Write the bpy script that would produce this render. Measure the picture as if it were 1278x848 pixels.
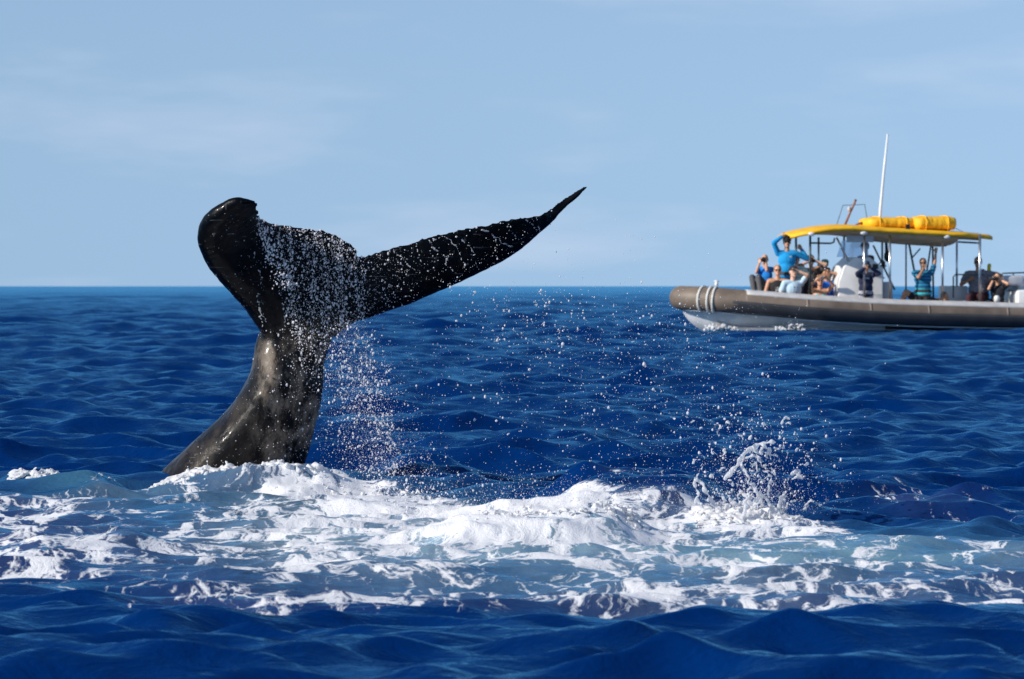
import bpy, bmesh, math, random
import numpy as np
from mathutils import Vector, Matrix, Euler, noise as mnoise
from mathutils.bvhtree import BVHTree

for o in list(bpy.data.objects): bpy.data.objects.remove(o)
random.seed(7); rng = np.random.default_rng(11)
scene = bpy.context.scene
C = scene.collection
R = math.radians

# ------------------------------------------------------------------ camera
FPX = 4792.0                     # focal length in photograph pixels (135 mm on 36 mm)
CAMH = 1.10
PITCH = math.atan(67/FPX)        # horizon sits 67 px above the picture centre
cam_d = bpy.data.cameras.new('camera'); cam = bpy.data.objects.new('camera', cam_d); C.objects.link(cam)
cam.location = (0, 0, CAMH); cam.rotation_euler = (math.pi/2 - PITCH, 0, 0)
cam_d.sensor_width = 36; cam_d.lens = FPX/1278*36
cam_d.clip_start = 0.1; cam_d.clip_end = 40000
cam_d.dof.use_dof = True; cam_d.dof.focus_distance = 21.2; cam_d.dof.aperture_fstop = 10
scene.camera = cam

# ------------------------------------------------------------------ sky and sun
SUN_EL = R(27); SUN_AZ = math.atan2(-0.90, -0.44)      # sun to the left, a little behind the photographer
w = bpy.data.worlds.new('World'); scene.world = w; w.use_nodes = True
nt = w.node_tree; nt.nodes.clear()
sky = nt.nodes.new('ShaderNodeTexSky'); sky.sky_type = 'NISHITA'; sky.sun_disc = False
sky.sun_elevation = SUN_EL; sky.sun_rotation = SUN_AZ
sky.altitude = 0; sky.air_density = 1.0; sky.dust_density = 0.0; sky.ozone_density = 5.0
tc = nt.nodes.new('ShaderNodeTexCoord')
gain = nt.nodes.new('ShaderNodeVectorMath'); gain.operation = 'MULTIPLY'; gain.inputs[1].default_value = (1.27, 1.07, 0.97)
# very faint thin cloud veils
mp = nt.nodes.new('ShaderNodeMapping'); mp.inputs['Scale'].default_value = (9, 9, 42)
cn = nt.nodes.new('ShaderNodeTexNoise'); cn.inputs['Scale'].default_value = 1.3; cn.inputs['Detail'].default_value = 5; cn.inputs['Roughness'].default_value = 0.5
cr = nt.nodes.new('ShaderNodeMapRange'); cr.inputs['From Min'].default_value = 0.50; cr.inputs['From Max'].default_value = 0.82
cr.inputs['To Min'].default_value = 0.0; cr.inputs['To Max'].default_value = 0.28
cm = nt.nodes.new('ShaderNodeMix'); cm.data_type = 'RGBA'; cm.inputs['B'].default_value = (6.4, 6.5, 7.4, 1)
bg = nt.nodes.new('ShaderNodeBackground'); bg.inputs['Strength'].default_value = 0.138
out = nt.nodes.new('ShaderNodeOutputWorld')
L = nt.links.new
# clear dry air: the whole dome keeps the blue of some degrees above a hazy horizon
sx = nt.nodes.new('ShaderNodeSeparateXYZ'); cb = nt.nodes.new('ShaderNodeCombineXYZ'); L(tc.outputs['Generated'], sx.inputs[0])
z2 = nt.nodes.new('ShaderNodeMath'); z2.operation = 'MULTIPLY'; L(sx.outputs['Z'], z2.inputs[0]); L(sx.outputs['Z'], z2.inputs[1])
z3 = nt.nodes.new('ShaderNodeMath'); z3.operation = 'ADD'; L(z2.outputs[0], z3.inputs[0]); z3.inputs[1].default_value = math.sin(R(9))**2
z4 = nt.nodes.new('ShaderNodeMath'); z4.operation = 'SQRT'; L(z3.outputs[0], z4.inputs[0])
L(sx.outputs['X'], cb.inputs['X']); L(sx.outputs['Y'], cb.inputs['Y']); L(z4.outputs[0], cb.inputs['Z']); L(cb.outputs[0], sky.inputs['Vector'])
L(sky.outputs[0], gain.inputs[0]); L(tc.outputs['Generated'], mp.inputs['Vector']); L(mp.outputs[0], cn.inputs['Vector'])
L(cn.outputs['Fac'], cr.inputs['Value']); L(cr.outputs[0], cm.inputs['Factor']); L(gain.outputs[0], cm.inputs['A'])
L(cm.outputs['Result'], bg.inputs['Color']); L(bg.outputs[0], out.inputs['Surface'])

sd = bpy.data.lights.new('sun', 'SUN'); sd.energy = 5.0; sd.angle = R(0.53); sd.color = (1.0, 0.93, 0.83)
so = bpy.data.objects.new('sun', sd); C.objects.link(so)
sv = Vector((math.sin(SUN_AZ)*math.cos(SUN_EL), math.cos(SUN_AZ)*math.cos(SUN_EL), math.sin(SUN_EL)))
so.rotation_euler = sv.to_track_quat('Z', 'Y').to_euler(); so.location = (-10, -10, 30)

scene.render.engine = 'CYCLES'
vs = scene.view_settings; vs.view_transform = 'Standard'; vs.look = 'None'; vs.exposure = 0; vs.gamma = 1; vs.use_curve_mapping = False

# ------------------------------------------------------------------ helpers
CP, SP = math.cos(PITCH), math.sin(PITCH)
def at(px, py, y):
    """point on the photograph's ray through (px, py) at depth y"""
    cx = (px-639)/FPX; cy = -(py-424)/FPX
    d = Vector((cx, CP + cy*SP, -SP + cy*CP))
    t = y/d.y
    return Vector((d.x*t, y, CAMH + d.z*t))
def ground_y(py): return CAMH*FPX/(py-357)

def tag(o, label, cat=None, group=None, kind=None):
    o['label'] = label
    if cat: o['category'] = cat
    if group: o['group'] = group
    if kind: o['kind'] = kind
    return o

class MB:
    def __init__(s): s.v = []; s.f = []
    def add(s, vs_, fs_):
        b = len(s.v); s.v += [tuple(p) for p in vs_]; s.f += [tuple(i+b for i in f) for f in fs_]
    def box(s, x0, x1, y0, y1, z0, z1):
        s.add([(x0,y0,z0),(x1,y0,z0),(x1,y1,z0),(x0,y1,z0),(x0,y0,z1),(x1,y0,z1),(x1,y1,z1),(x0,y1,z1)],
              [(0,3,2,1),(4,5,6,7),(0,1,5,4),(1,2,6,5),(2,3,7,6),(3,0,4,7)])
    def loft(s, rings, cap=True, closed=False):
        n = len(rings[0]); b = len(s.v); m = len(rings)
        for r in rings: s.v += [tuple(p) for p in r]
        for i in range(m if closed else m-1):
            j = (i+1) % m
            for k in range(n):
                s.f.append((b+i*n+k, b+i*n+(k+1)%n, b+j*n+(k+1)%n, b+j*n+k))
        if cap and not closed:
            s.f.append(tuple(b+k for k in reversed(range(n)))); s.f.append(tuple(b+(m-1)*n+k for k in range(n)))
    def tube(s, path, r, n=10, cap=True):
        P = [Vector(p) for p in path]; rings = []
        rr = r if isinstance(r, (list, tuple)) else [r]*len(P)
        up = None
        for i, p in enumerate(P):
            t = (P[min(i+1, len(P)-1)] - P[max(i-1, 0)])
            if t.length < 1e-9: t = Vector((0,0,1))
            t.normalize()
            if up is None:
                a = Vector((0,0,1)) if abs(t.z) < .9 else Vector((1,0,0))
                up = (a - t*a.dot(t)).normalized()
            else:
                up = (up - t*up.dot(t)).normalized()
            sd_ = t.cross(up)
            rings.append([p + up*(rr[i]*math.cos(2*math.pi*k/n)) + sd_*(rr[i]*math.sin(2*math.pi*k/n)) for k in range(n)])
        s.loft(rings, cap)
    def capsule(s, p0, p1, r0, r1, n=10):
        p0 = Vector(p0); p1 = Vector(p1); d = p1-p0
        if d.length < 1e-5: d = Vector((0,0,1e-4)); p1 = p0+d
        t = d.normalized(); path = []; rad = []
        for a in (-85, -55, -25): path.append(p0 + t*r0*math.sin(R(a))); rad.append(r0*math.cos(R(a)))
        path.append(p0); rad.append(r0); path.append(p1); rad.append(r1)
        for a in (25, 55, 85): path.append(p1 + t*r1*math.sin(R(a))); rad.append(r1*math.cos(R(a)))
        s.tube(path, rad, n)
    def ell(s, c, rx, ry, rz, n=14, m=9, M=None):
        c = Vector(c); rings = []
        for i in range(1, m):
            a = math.pi*i/m
            ring = []
            for k in range(n):
                p = Vector((rx*math.sin(a)*math.cos(2*math.pi*k/n), ry*math.sin(a)*math.sin(2*math.pi*k/n), -rz*math.cos(a)))
                if M: p = M @ p
                ring.append(c+p)
            rings.append(ring)
        s.loft(rings)
    def build(s, name, mat, parent=None, smooth=True, loc=None, rot=None):
        me = bpy.data.meshes.new(name); me.from_pydata(s.v, [], s.f); me.update()
        o = bpy.data.objects.new(name, me); C.objects.link(o)
        if mat: me.materials.append(mat)
        if smooth: me.shade_smooth()
        if parent: o.parent = parent
        if loc is not None: o.location = loc
        if rot is not None: o.rotation_euler = rot
        return o

def bake(o, mods, smooth=True):
    for typ, kw in mods:
        m = o.modifiers.new(typ, typ)
        for k, v in kw.items(): setattr(m, k, v)
    dg = bpy.context.evaluated_depsgraph_get(); dg.update()
    me = bpy.data.meshes.new_from_object(o.evaluated_get(dg))
    o.modifiers.clear(); old = o.data; nm = old.name; mats = list(old.materials)
    o.data = me; bpy.data.meshes.remove(old); me.name = nm
    if not len(me.materials):
        for x in mats: me.materials.append(x)
    if smooth: me.shade_smooth()
    return o
def voxel(o, size, smooth=2, fac=0.5, dec=None):
    mods = [('REMESH', dict(mode='VOXEL', voxel_size=size))]
    if smooth: mods.append(('SMOOTH', dict(factor=fac, iterations=smooth)))
    if dec: mods.append(('DECIMATE', dict(ratio=dec)))
    return bake(o, mods)

def newmat(name):
    m = bpy.data.materials.new(name); m.use_nodes = True
    n = m.node_tree; b = n.nodes['Principled BSDF']
    return m, n, b
def plain(name, col, rough=0.5, metal=0.0, var=0.12, scale=8, bump=0.0, alpha=None, trans=0, ior=None):
    """simple procedural paint or cloth: base colour broken up by two noises"""
    m, n, b = newmat(name)
    t = n.nodes.new('ShaderNodeTexCoord'); ns = n.nodes.new('ShaderNodeTexNoise')
    ns.inputs['Scale'].default_value = scale; ns.inputs['Detail'].default_value = 5
    rp = n.nodes.new('ShaderNodeMapRange'); rp.inputs['To Min'].default_value = 1-var; rp.inputs['To Max'].default_value = 1+var
    rp.inputs['From Min'].default_value = .3; rp.inputs['From Max'].default_value = .7
    mu = n.nodes.new('ShaderNodeVectorMath'); mu.operation = 'SCALE'; mu.inputs[0].default_value = col[:3]
    l = n.links.new
    l(t.outputs['Object'], ns.inputs['Vector']); l(ns.outputs['Fac'], rp.inputs['Value']); l(rp.outputs[0], mu.inputs['Scale'])
    l(mu.outputs[0], b.inputs['Base Color'])
    b.inputs['Roughness'].default_value = rough; b.inputs['Metallic'].default_value = metal
    if trans: b.inputs['Transmission Weight'].default_value = trans
    if ior: b.inputs['IOR'].default_value = ior
    if bump:
        bp = n.nodes.new('ShaderNodeBump'); bp.inputs['Strength'].default_value = 1; bp.inputs['Distance'].default_value = bump
        l(ns.outputs['Fac'], bp.inputs['Height']); l(bp.outputs[0], b.inputs['Normal'])
    return m

def vnoise(x, y, seed=0):
    """smooth 2-D value noise, numpy, range 0..1"""
    xi = np.floor(x).astype(np.int64); yi = np.floor(y).astype(np.int64)
    fx = x-xi; fy = y-yi
    fx = fx*fx*fx*(fx*(fx*6-15)+10); fy = fy*fy*fy*(fy*(fy*6-15)+10)
    def h(a, b):
        n = (a*374761393 + b*668265263 + seed*1442695041) & 0xffffffff
        n = ((n ^ (n >> 13))*1274126177) & 0xffffffff
        return ((n ^ (n >> 16)) & 0xffff)/65535.0
    a = h(xi, yi); b = h(xi+1, yi); c = h(xi, yi+1); d = h(xi+1, yi+1)
    return (a*(1-fx)+b*fx)*(1-fy) + (c*(1-fx)+d*fx)*fy
def fbm(x, y, o=4, seed=0):
    s = 0; a = 1; t = 0
    for i in range(o):
        s = s + a*vnoise(x*2**i+17.3*i, y*2**i-9.1*i, seed+i); t += a; a *= .5
    return s/t
def sstep(a, b, x):
    t = np.clip((x-a)/(b-a), 0, 1); return t*t*(3-2*t)

# ------------------------------------------------------------------ the sea
NW = 160
lam = np.exp(rng.uniform(math.log(0.16), math.log(11), NW)); lam.sort()
wind = R(-84)                                   # waves roll towards the camera, a little from the right
spread = np.where(lam > 2, 0.36, 0.62)
ang = wind + rng.normal(0, 1, NW)*spread
kk = 2*math.pi/lam
slope = 0.040*np.where(lam < 1.4, 1.0, (1.4/lam)**0.9)*np.where(lam > 4.5, 4.5/lam, 1.0)*np.where(lam < 1.0, 1.3, 0.92)
amp = slope/kk; ph = rng.uniform(0, 2*math.pi, NW)
kx = kk*np.cos(ang); ky = kk*np.sin(ang)

def waves(x, y, cut):
    grow = 0.62+0.30*sstep(17, 24, np.hypot(x, y))+.85*sstep(28, 110, np.hypot(x, y))       # the water round the whale lies in a slick
    dx = np.zeros_like(x); dy = np.zeros_like(x); dz = np.zeros_like(x)
    for i in range(NW):
        fd = np.clip((lam[i]/cut-1.0)/0.6, 0, 1)
        if lam[i] > 1.6: fd = fd*grow
        if not fd.any(): continue
        p = (kx[i]*x + ky[i]*y + ph[i]).astype(np.float32)
        a = amp[i]*fd
        dz += a*np.cos(p)
        s = np.sin(p)*a*0.9
        dx -= s*math.cos(ang[i]); dy -= s*math.sin(ang[i])
    return dx, dy, dz

def topix(x, y):
    """photograph pixel of a point of the flat sea"""
    py = 357 + CAMH*FPX/np.maximum(y, .5); px = 639 + x/np.maximum(y, .5)*FPX
    return px, py

TOP = np.array([(-900,640),(-300,625),(0,616),(150,612),(250,604),(400,604),(470,606),(560,628),(640,640),(780,645),(900,642),(1030,654),(1130,668),(1278,670),(1700,690),(2400,705)], float)
def gauss(px, py, cx, cy, sx, sy): return np.exp(-((px-cx)/sx)**2-((py-cy)/sy)**2)
def foam_fields(x, y):
    px, py = topix(x, y)
    n1 = fbm(x*1.3, y*0.35, 4, 3); n2 = fbm(x*4, y*1.0, 3, 9)
    top = np.interp(px, TOP[:,0], TOP[:,1]) + (n1-.5)*26
    bot = 768 + (n1-.5)*26 + 6*np.sin(px*.006)
    ins = sstep(top-3, top+9, py)*(1-sstep(bot-26, bot+8, py))
    c = 0.37 + 0*px
    c += 0.34*gauss(px, py, 540, 655, 270, 50)
    c += 0.30*gauss(px, py, 330, 612, 130, 22)
    c += 0.30*gauss(px, py, 690, 660, 170, 22) + 0.30*gauss(px, py, 950, 655, 110, 11)
    c += 0.16*gauss(px, py, 640, 758, 420, 20) + 0.12*gauss(px, py, 1150, 735, 260, 34)
    c += 0.08*gauss(px, py, 560, 700, 260, 30)
    c += 0.20*gauss(px, py, 70, 612, 60, 9) + 0.16*gauss(px, py, 60, 690, 90, 30)
    c += 0.10*gauss(px, py, 1000, 690, 240, 18)
    c -= 0.14*gauss(px, py, 130, 745, 190, 30) + 0.12*gauss(px, py, 720, 725, 130, 12)
    c -= 0.16*gauss(px, py, 200, 650, 120, 22)
    c += (n1-.5)*0.50 + (n2-.5)*0.14
    cov = np.clip(c, 0, 1)*ins
    # thin foam drifting behind the splash, and whitecap flecks
    cov = np.maximum(cov, np.clip(0.34*gauss(px, py, 1120, 625, 90, 22) + 0.24*gauss(px, py, 1230, 640, 110, 20) + (n1-.5)*.22, 0, 1)*sstep(590, 602, py)*(px > 950))
    cov = np.maximum(cov, 0.42*np.exp(-((px-785)/95)**2-((py-628)/20)**2))
    aer = np.clip(0.85*gauss(px, py, 560, 672, 280, 36) + 0.85*gauss(px, py, 1020, 690, 300, 20) + 0.45*gauss(px, py, 290, 625, 200, 22)
                  + 0.22*gauss(px, py, 800, 725, 500, 24) + .40*gauss(px, py, 100, 612, 90, 9) - .8*gauss(px, py, 785, 628, 110, 20), 0, 1)*sstep(596, 616, py)*(1-sstep(745, 785, py))
    aer = np.clip(aer*(0.55+0.9*n1), 0, 1)
    # wash along the boat
    return cov, aer, ins, px, py, n1, n2

def ridge(px, py, x0, x1, pyc, hgt, wid, soft=40):
    """a steep little crest lying across the view: height in metres, width in px of depth"""
    e = sstep(x0-soft, x0+soft, px)*(1-sstep(x1-soft, x1+soft, px))
    d = (py-pyc)/wid
    return hgt*e*np.where(d > 0, np.exp(-(d*1.7)**2), np.exp(-(d*.8)**2))

def sea_height(x, y, cut):
    dx, dy, dz = waves(x, y, cut)
    near = (y > 8) & (y < 40) & (np.abs(x) < 12)
    cov = np.zeros_like(x); aer = np.zeros_like(x)
    if near.any():
        xn = x[near]; yn = y[near]
        c, a, ins, px, py, n1, n2 = foam_fields(xn, yn)
        calm = 1-0.40*ins*sstep(600, 640, py)
        h = dz[near]*calm
        wob = (fbm(xn*.9, yn*0+3.1, 3, 21)-.5)*16
        h += ridge(px, py+wob, -60, 150, 617, .10, 9)
        h += ridge(px, py+wob*.4, 195, 425, 613, .085, 9)
        h += ridge(px, py+wob, 480, 600, 603, .06, 18)
        h += ridge(px, py+wob, 555, 800, 668, .095, 12)
        h += ridge(px, py+wob, 860, 1030, 657, .045, 8, 70)
        h += ridge(px, py+wob, 690, 890, 640, .17, 15, 50)
        h += ridge(px, py+wob, 600, 760, 700, .04, 10) + ridge(px, py+wob, 350, 560, 690, .03, 10)
        h += ridge(px, py+wob, 940, 1060, 716, .035, 7) + ridge(px, py+wob, 20, 180, 690, .06, 14)
        # frothy unevenness
        fr = sstep(.35, .75, c)
        h += fr*((fbm(xn*9, yn*3.2, 3, 33)-.5)*.026 + (fbm(xn*22, yn*9, 2, 41)-.5)*.009)
        dz[near] = h; cov[near] = c; aer[near] = a
        dx[near] *= calm; dy[near] *= calm
    return dx, dy, dz, cov, aer

def radial():
    r = [0.6, 2, 4, 6, 7.5]
    while r[-1] < 9000:
        q = r[-1]
        g = .02 if q < 9.5 else .0042 if q < 12 else .0019 if q < 23.5 else .0032 if q < 130 else .0042 if q < 700 else .012 if q < 2500 else .05
        r.append(q*(1+g))
    return np.array(r)
rad = radial()
dense = np.linspace(R(-10), R(10), 590); dth = dense[1]-dense[0]
edge = np.array([R(a) for a in (11.2,11.5,12,13,14.5,16.5,19,22,26,31,37,44,52,61,71,82,94,107,120,133,146,159,170)])
th = np.concatenate([dense, edge, [math.pi], -edge[::-1]])
th2 = np.concatenate([th[:-0 or None]])
spc = np.abs(np.diff(np.concatenate([th, [th[0]+2*math.pi]])))
spc = np.where(spc > math.pi, 0.1, spc); spc = np.abs(((spc+math.pi) % (2*math.pi))-math.pi)
nr, nc = len(rad), len(th)
RR, TT = np.meshgrid(rad, th, indexing='ij')
X = (RR*np.sin(TT)).ravel(); Y = (RR*np.cos(TT)).ravel()
dr = np.gradient(rad)
cut = np.maximum(np.repeat(dr, nc)*1.4, np.tile(spc, nr)*np.repeat(rad, nc)*2.2).astype(np.float64)
dx, dy, dz, cov, aer = sea_height(X, Y, cut)
co = np.empty((nr*nc+1, 3), np.float32)
co[:-1, 0] = X+dx; co[:-1, 1] = Y+dy; co[:-1, 2] = dz; co[-1] = (0, 0, 0)
# the Earth's curve is left out: the sheet runs on to a 9 km horizon
ii, jj = np.meshgrid(np.arange(nr-1), np.arange(nc), indexing='ij')
a = ii*nc+jj; b = ii*nc+(jj+1) % nc
quads = np.stack([a, b, b+nc, a+nc], -1).reshape(-1, 4)
tri = np.stack([np.full(nc, nr*nc), (np.arange(nc)+1) % nc, np.arange(nc)], -1)
me = bpy.data.meshes.new('water')
nq, ntri = len(quads), len(tri)
me.vertices.add(len(co)); me.vertices.foreach_set('co', co.ravel())
me.loops.add(nq*4+ntri*3); me.loops.foreach_set('vertex_index', np.concatenate([quads.ravel(), tri.ravel()]).astype(np.int32))
me.polygons.add(nq+ntri)
me.polygons.foreach_set('loop_start', np.concatenate([np.arange(nq)*4, nq*4+np.arange(ntri)*3]).astype(np.int32))
me.update(calc_edges=True); me.validate()
me.shade_smooth()
for nm, arr in (('foam', cov), ('aerated', aer)):
    at_ = me.attributes.new(nm, 'FLOAT', 'POINT'); at_.data.foreach_set('value', np.concatenate([arr, [0]]).astype(np.float32))
water = bpy.data.objects.new('water', me); water['kind'] = 'structure'
water['label'] = 'choppy deep blue sea with white foam round the whale'

def water_material():
    m, n, b = newmat('sea_water'); l = n.links.new; N = n.nodes.new
    outn = n.nodes['Material Output']
    geo = N('ShaderNodeNewGeometry')
    def noise(scale, vec, detail=4, rough=.5, dist=0):
        q = N('ShaderNodeTexNoise'); q.inputs['Scale'].default_value = scale; q.inputs['Detail'].default_value = detail
        q.inputs['Roughness'].default_value = rough; q.inputs['Distortion'].default_value = dist; l(vec, q.inputs['Vector']); return q.outputs['Fac']
    def mapping(sc, rot=0):
        q = N('ShaderNodeMapping'); q.inputs['Scale'].default_value = sc; q.inputs['Rotation'].default_value = (0,0,rot); l(geo.outputs['Position'], q.inputs['Vector']); return q.outputs[0]
    def math_(op, a_, b_=None, c_=None, clamp=False):
        q = N('ShaderNodeMath'); q.operation = op; q.use_clamp = clamp
        for i, v in enumerate((a_, b_, c_)):
            if v is None: continue
            if isinstance(v, (int, float)): q.inputs[i].default_value = v
            else: l(v, q.inputs[i])
        return q.outputs[0]
    def mrange(v, a0, a1, b0, b1, smooth=False):
        q = N('ShaderNodeMapRange'); q.interpolation_type = 'SMOOTHSTEP' if smooth else 'LINEAR'
        for s, x in (('Value', v), ('From Min', a0), ('From Max', a1), ('To Min', b0), ('To Max', b1)):
            if isinstance(x, (int, float)): q.inputs[s].default_value = x
            else: l(x, q.inputs[s])
        return q.outputs[0]
    def attr(nm):
        q = N('ShaderNodeAttribute'); q.attribute_name = nm; return q.outputs['Fac']
    rip = mapping((0.9, 1.7, 1), R(8))
    # ripples: capillary, hand-size, and metre-size (the last carries the far sea)
    b1 = N('ShaderNodeBump'); b1.inputs['Distance'].default_value = 1.0; b1.inputs['Strength'].default_value = 1
    h = math_('MULTIPLY', noise(0.55, rip, 3, .55), 0.060)
    h = math_('ADD', h, math_('MULTIPLY', noise(2.6, rip, 5, .62, .4), 0.034))
    h = math_('ADD', h, math_('MULTIPLY', noise(11, rip, 3, .55, .3), 0.0060))
    l(h, b1.inputs['Height'])
    foam_a = attr('foam'); aer_a = attr('aerated')
    # lacy foam: warped cells whose walls widen with coverage
    fm = mapping((1.0, 0.52, 1.0), R(-6))
    warp = N('ShaderNodeTexNoise'); warp.inputs['Scale'].default_value = 3.0; warp.inputs['Detail'].default_value = 4; l(fm, warp.inputs['Vector'])
    wsub = N('ShaderNodeVectorMath'); wsub.operation = 'SUBTRACT'; l(warp.outputs['Color'], wsub.inputs[0]); wsub.inputs[1].default_value = (.5,.5,.5)
    wsc = N('ShaderNodeVectorMath'); wsc.operation = 'SCALE'; wsc.inputs['Scale'].default_value = 0.55; l(wsub.outputs[0], wsc.inputs[0])
    wad = N('ShaderNodeVectorMath'); wad.operation = 'ADD'; l(fm, wad.inputs[0]); l(wsc.outputs[0], wad.inputs[1]); wv = wad.outputs[0]
    def vor(scale):
        q = N('ShaderNodeTexVoronoi'); q.voronoi_dimensions = '2D'; q.feature = 'F1'; q.inputs['Scale'].default_value = scale; l(wv, q.inputs['Vector']); return q.outputs['Distance']
    val = math_('MULTIPLY', vor(3.8), 0.46)
    val = math_('ADD', val, math_('MULTIPLY', vor(10.0), 0.38))
    val = math_('ADD', val, math_('MULTIPLY', vor(26.0), 0.32))
    val = math_('ADD', val, math_('MULTIPLY', noise(30, wv, 5, .7), 0.30))
    val = math_('ADD', val, math_('MULTIPLY', noise(2.2, wv, 5, .6), 0.42))
    val = math_('ADD', val, math_('MULTIPLY', math_('SUBTRACT', noise(75, wv, 4, .7), .5), 0.45))
    thr = mrange(foam_a, 0.0, 1.0, 1.31, 0.38)
    lace = mrange(math_('SUBTRACT', val, thr), -0.05, 0.17, 0, 1, True)
    lace = math_('MULTIPLY', lace, mrange(foam_a, 0.06, 0.22, 0, 1))
    veil = math_('MULTIPLY', math_('MULTIPLY', mrange(foam_a, .25, .95, 0, .60), noise(7, wv, 4, .6)), mrange(aer_a, 0, .6, .25, 1))
    fac = math_('MAXIMUM', math_('MULTIPLY', lace, 0.97), veil)
    # water body: scattering blue depth under a Fresnel sky reflection (the lens wears a polarising filter)
    colm = N('ShaderNodeMix'); colm.data_type = 'RGBA'
    colm.inputs['A'].default_value = (0.0001, 0.020, 0.112, 1); colm.inputs['B'].default_value = (0.085, 0.25, 0.33, 1)
    l(aer_a, colm.inputs['Factor'])
    wd = N('ShaderNodeBsdfDiffuse'); l(colm.outputs['Result'], wd.inputs['Color']); l(b1.outputs[0], wd.inputs['Normal'])
    gl = N('ShaderNodeBsdfGlossy'); gl.inputs['Color'].default_value = (.27, .72, 1, 1); gl.inputs['Roughness'].default_value = .12; l(b1.outputs[0], gl.inputs['Normal'])
    fr = N('ShaderNodeFresnel'); fr.inputs['IOR'].default_value = 1.37; l(b1.outputs[0], fr.inputs['Normal'])
    wm = N('ShaderNodeMixShader'); l(math_('MULTIPLY', math_('POWER', fr.outputs[0], 1.12), .90), wm.inputs[0])   # p-polarised: steeper than plain Fresnel
    l(wd.outputs[0], wm.inputs[1]); l(gl.outputs[0], wm.inputs[2])
    n.nodes.remove(b)
    fb = N('ShaderNodeBsdfPrincipled'); fb.inputs['Base Color'].default_value = (.84, .84, .85, 1); fb.inputs['Roughness'].default_value = .75
    b2 = N('ShaderNodeBump'); b2.inputs['Distance'].default_value = 0.006; b2.inputs['Strength'].default_value = .9
    hf = math_('ADD', math_('MULTIPLY', val, .8), math_('MULTIPLY', noise(95, wv, 3, .6), .55))
    l(hf, b2.inputs['Height']); l(b2.outputs[0], fb.inputs['Normal'])
    mx = N('ShaderNodeMixShader'); l(fac, mx.inputs[0]); l(wm.outputs[0], mx.inputs[1]); l(fb.outputs[0], mx.inputs[2])
    l(mx.outputs[0], outn.inputs['Surface'])
    return m
me.materials.append(water_material())

def sea_z(x, y):
    """surface height of the sea near a point (short waves included)"""
    xa = np.array([x], float); ya = np.array([y], float)
    _, _, z, _, _ = sea_height(xa, ya, np.array([0.12 if y < 30 else 0.9]))
    return float(z[0])

# ------------------------------------------------------------------ the whale
WD = 21.3
def whale_material():
    m, n, b = newmat('whale_skin'); l = n.links.new; N = n.nodes.new
    t = N('ShaderNodeTexCoord')
    def noise(s, d=5, r=.6, sc=None):
        q = N('ShaderNodeTexNoise'); q.inputs['Scale'].default_value = s; q.inputs['Detail'].default_value = d; q.inputs['Roughness'].default_value = r
        if sc:
            mp_ = N('ShaderNodeMapping'); mp_.inputs['Scale'].default_value = sc; mp_.inputs['Rotation'].default_value = (0, R(14), 0)
            l(t.outputs['Object'], mp_.inputs['Vector']); l(mp_.outputs[0], q.inputs['Vector'])
        else: l(t.outputs['Object'], q.inputs['Vector'])
        return q.outputs['Fac']
    def mr(v, a0, a1, b0, b1):
        q = N('ShaderNodeMapRange'); q.interpolation_type = 'SMOOTHSTEP'
        q.inputs['From Min'].default_value = a0; q.inputs['From Max'].default_value = a1; q.inputs['To Min'].default_value = b0; q.inputs['To Max'].default_value = b1
        l(v, q.inputs['Value']); return q.outputs[0]
    def mul(a_, b_):
        q = N('ShaderNodeMath'); q.operation = 'MULTIPLY'
        for i, v in enumerate((a_, b_)):
            if isinstance(v, (int, float)): q.inputs[i].default_value = v
            else: l(v, q.inputs[i])
        return q.outputs[0]
    def mix(f, A, B):
        q = N('ShaderNodeMix'); q.data_type = 'RGBA'; l(f, q.inputs['Factor'])
        for s, v in (('A', A), ('B', B)):
            if isinstance(v, tuple): q.inputs[s].default_value = v
            else: l(v, q.inputs[s])
        return q.outputs['Result']
    sep = N('ShaderNodeSeparateXYZ'); l(t.outputs['Object'], sep.inputs[0])
    low = mr(sep.outputs['Z'], 0.62, 0.98, 1, 0)            # the stock is browner and scarred, the flukes black
    blot = mul(mr(noise(5, 7, .68, (1.4, 1, .7)), .45, .64, 0, 1), low)
    blot = mul(blot, mr(sep.outputs['X'], .02, .20, .12, 1))
    col = mix(low, (.0018, .0022, .0034, 1), (.010, .0092, .0092, 1))
    col = mix(blot, col, (.24, .19, .145, 1))
    scr = mul(mr(noise(16, 3, .5, (4, 4, .6)), .67, .74, 0, 1), .5)
    col = mix(scr, col, (.09, .085, .085, 1))
    line = mul(mr(noise(11, 2, .4, (.5, 1, 9)), .685, .70, 0, 1), mr(noise(3, 2), .45, .6, 0, .8))
    col = mix(line, col, (.11, .105, .11, 1))
    vq = N('ShaderNodeTexVoronoi'); vq.inputs['Scale'].default_value = 13; l(t.outputs['Object'], vq.inputs['Vector'])
    spot = mul(mr(vq.outputs['Distance'], .09, .14, 1, 0), mr(noise(4, 2), .56, .60, 0, .55))
    col = mix(spot, col, (.26, .25, .25, 1))
    l(col, b.inputs['Base Color']); b.inputs['Coat Weight'].default_value = .14; b.inputs['Coat Roughness'].default_value = .10; b.inputs['Coat IOR'].default_value = 1.33
    b.inputs['IOR'].default_value = 1.19
    l(mr(noise(9), .3, .7, .26, .44), b.inputs['Roughness'])
    bp = N('ShaderNodeBump'); bp.inputs['Distance'].default_value = .006; bp.inputs['Strength'].default_value = .8
    ad = N('ShaderNodeMath'); ad.operation = 'ADD'; l(noise(14, 6, .65), ad.inputs[0]); l(mul(noise(70, 3), .25), ad.inputs[1])
    l(ad.outputs[0], bp.inputs['Height']); l(bp.outputs[0], b.inputs['Normal'])
    return m

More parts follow.
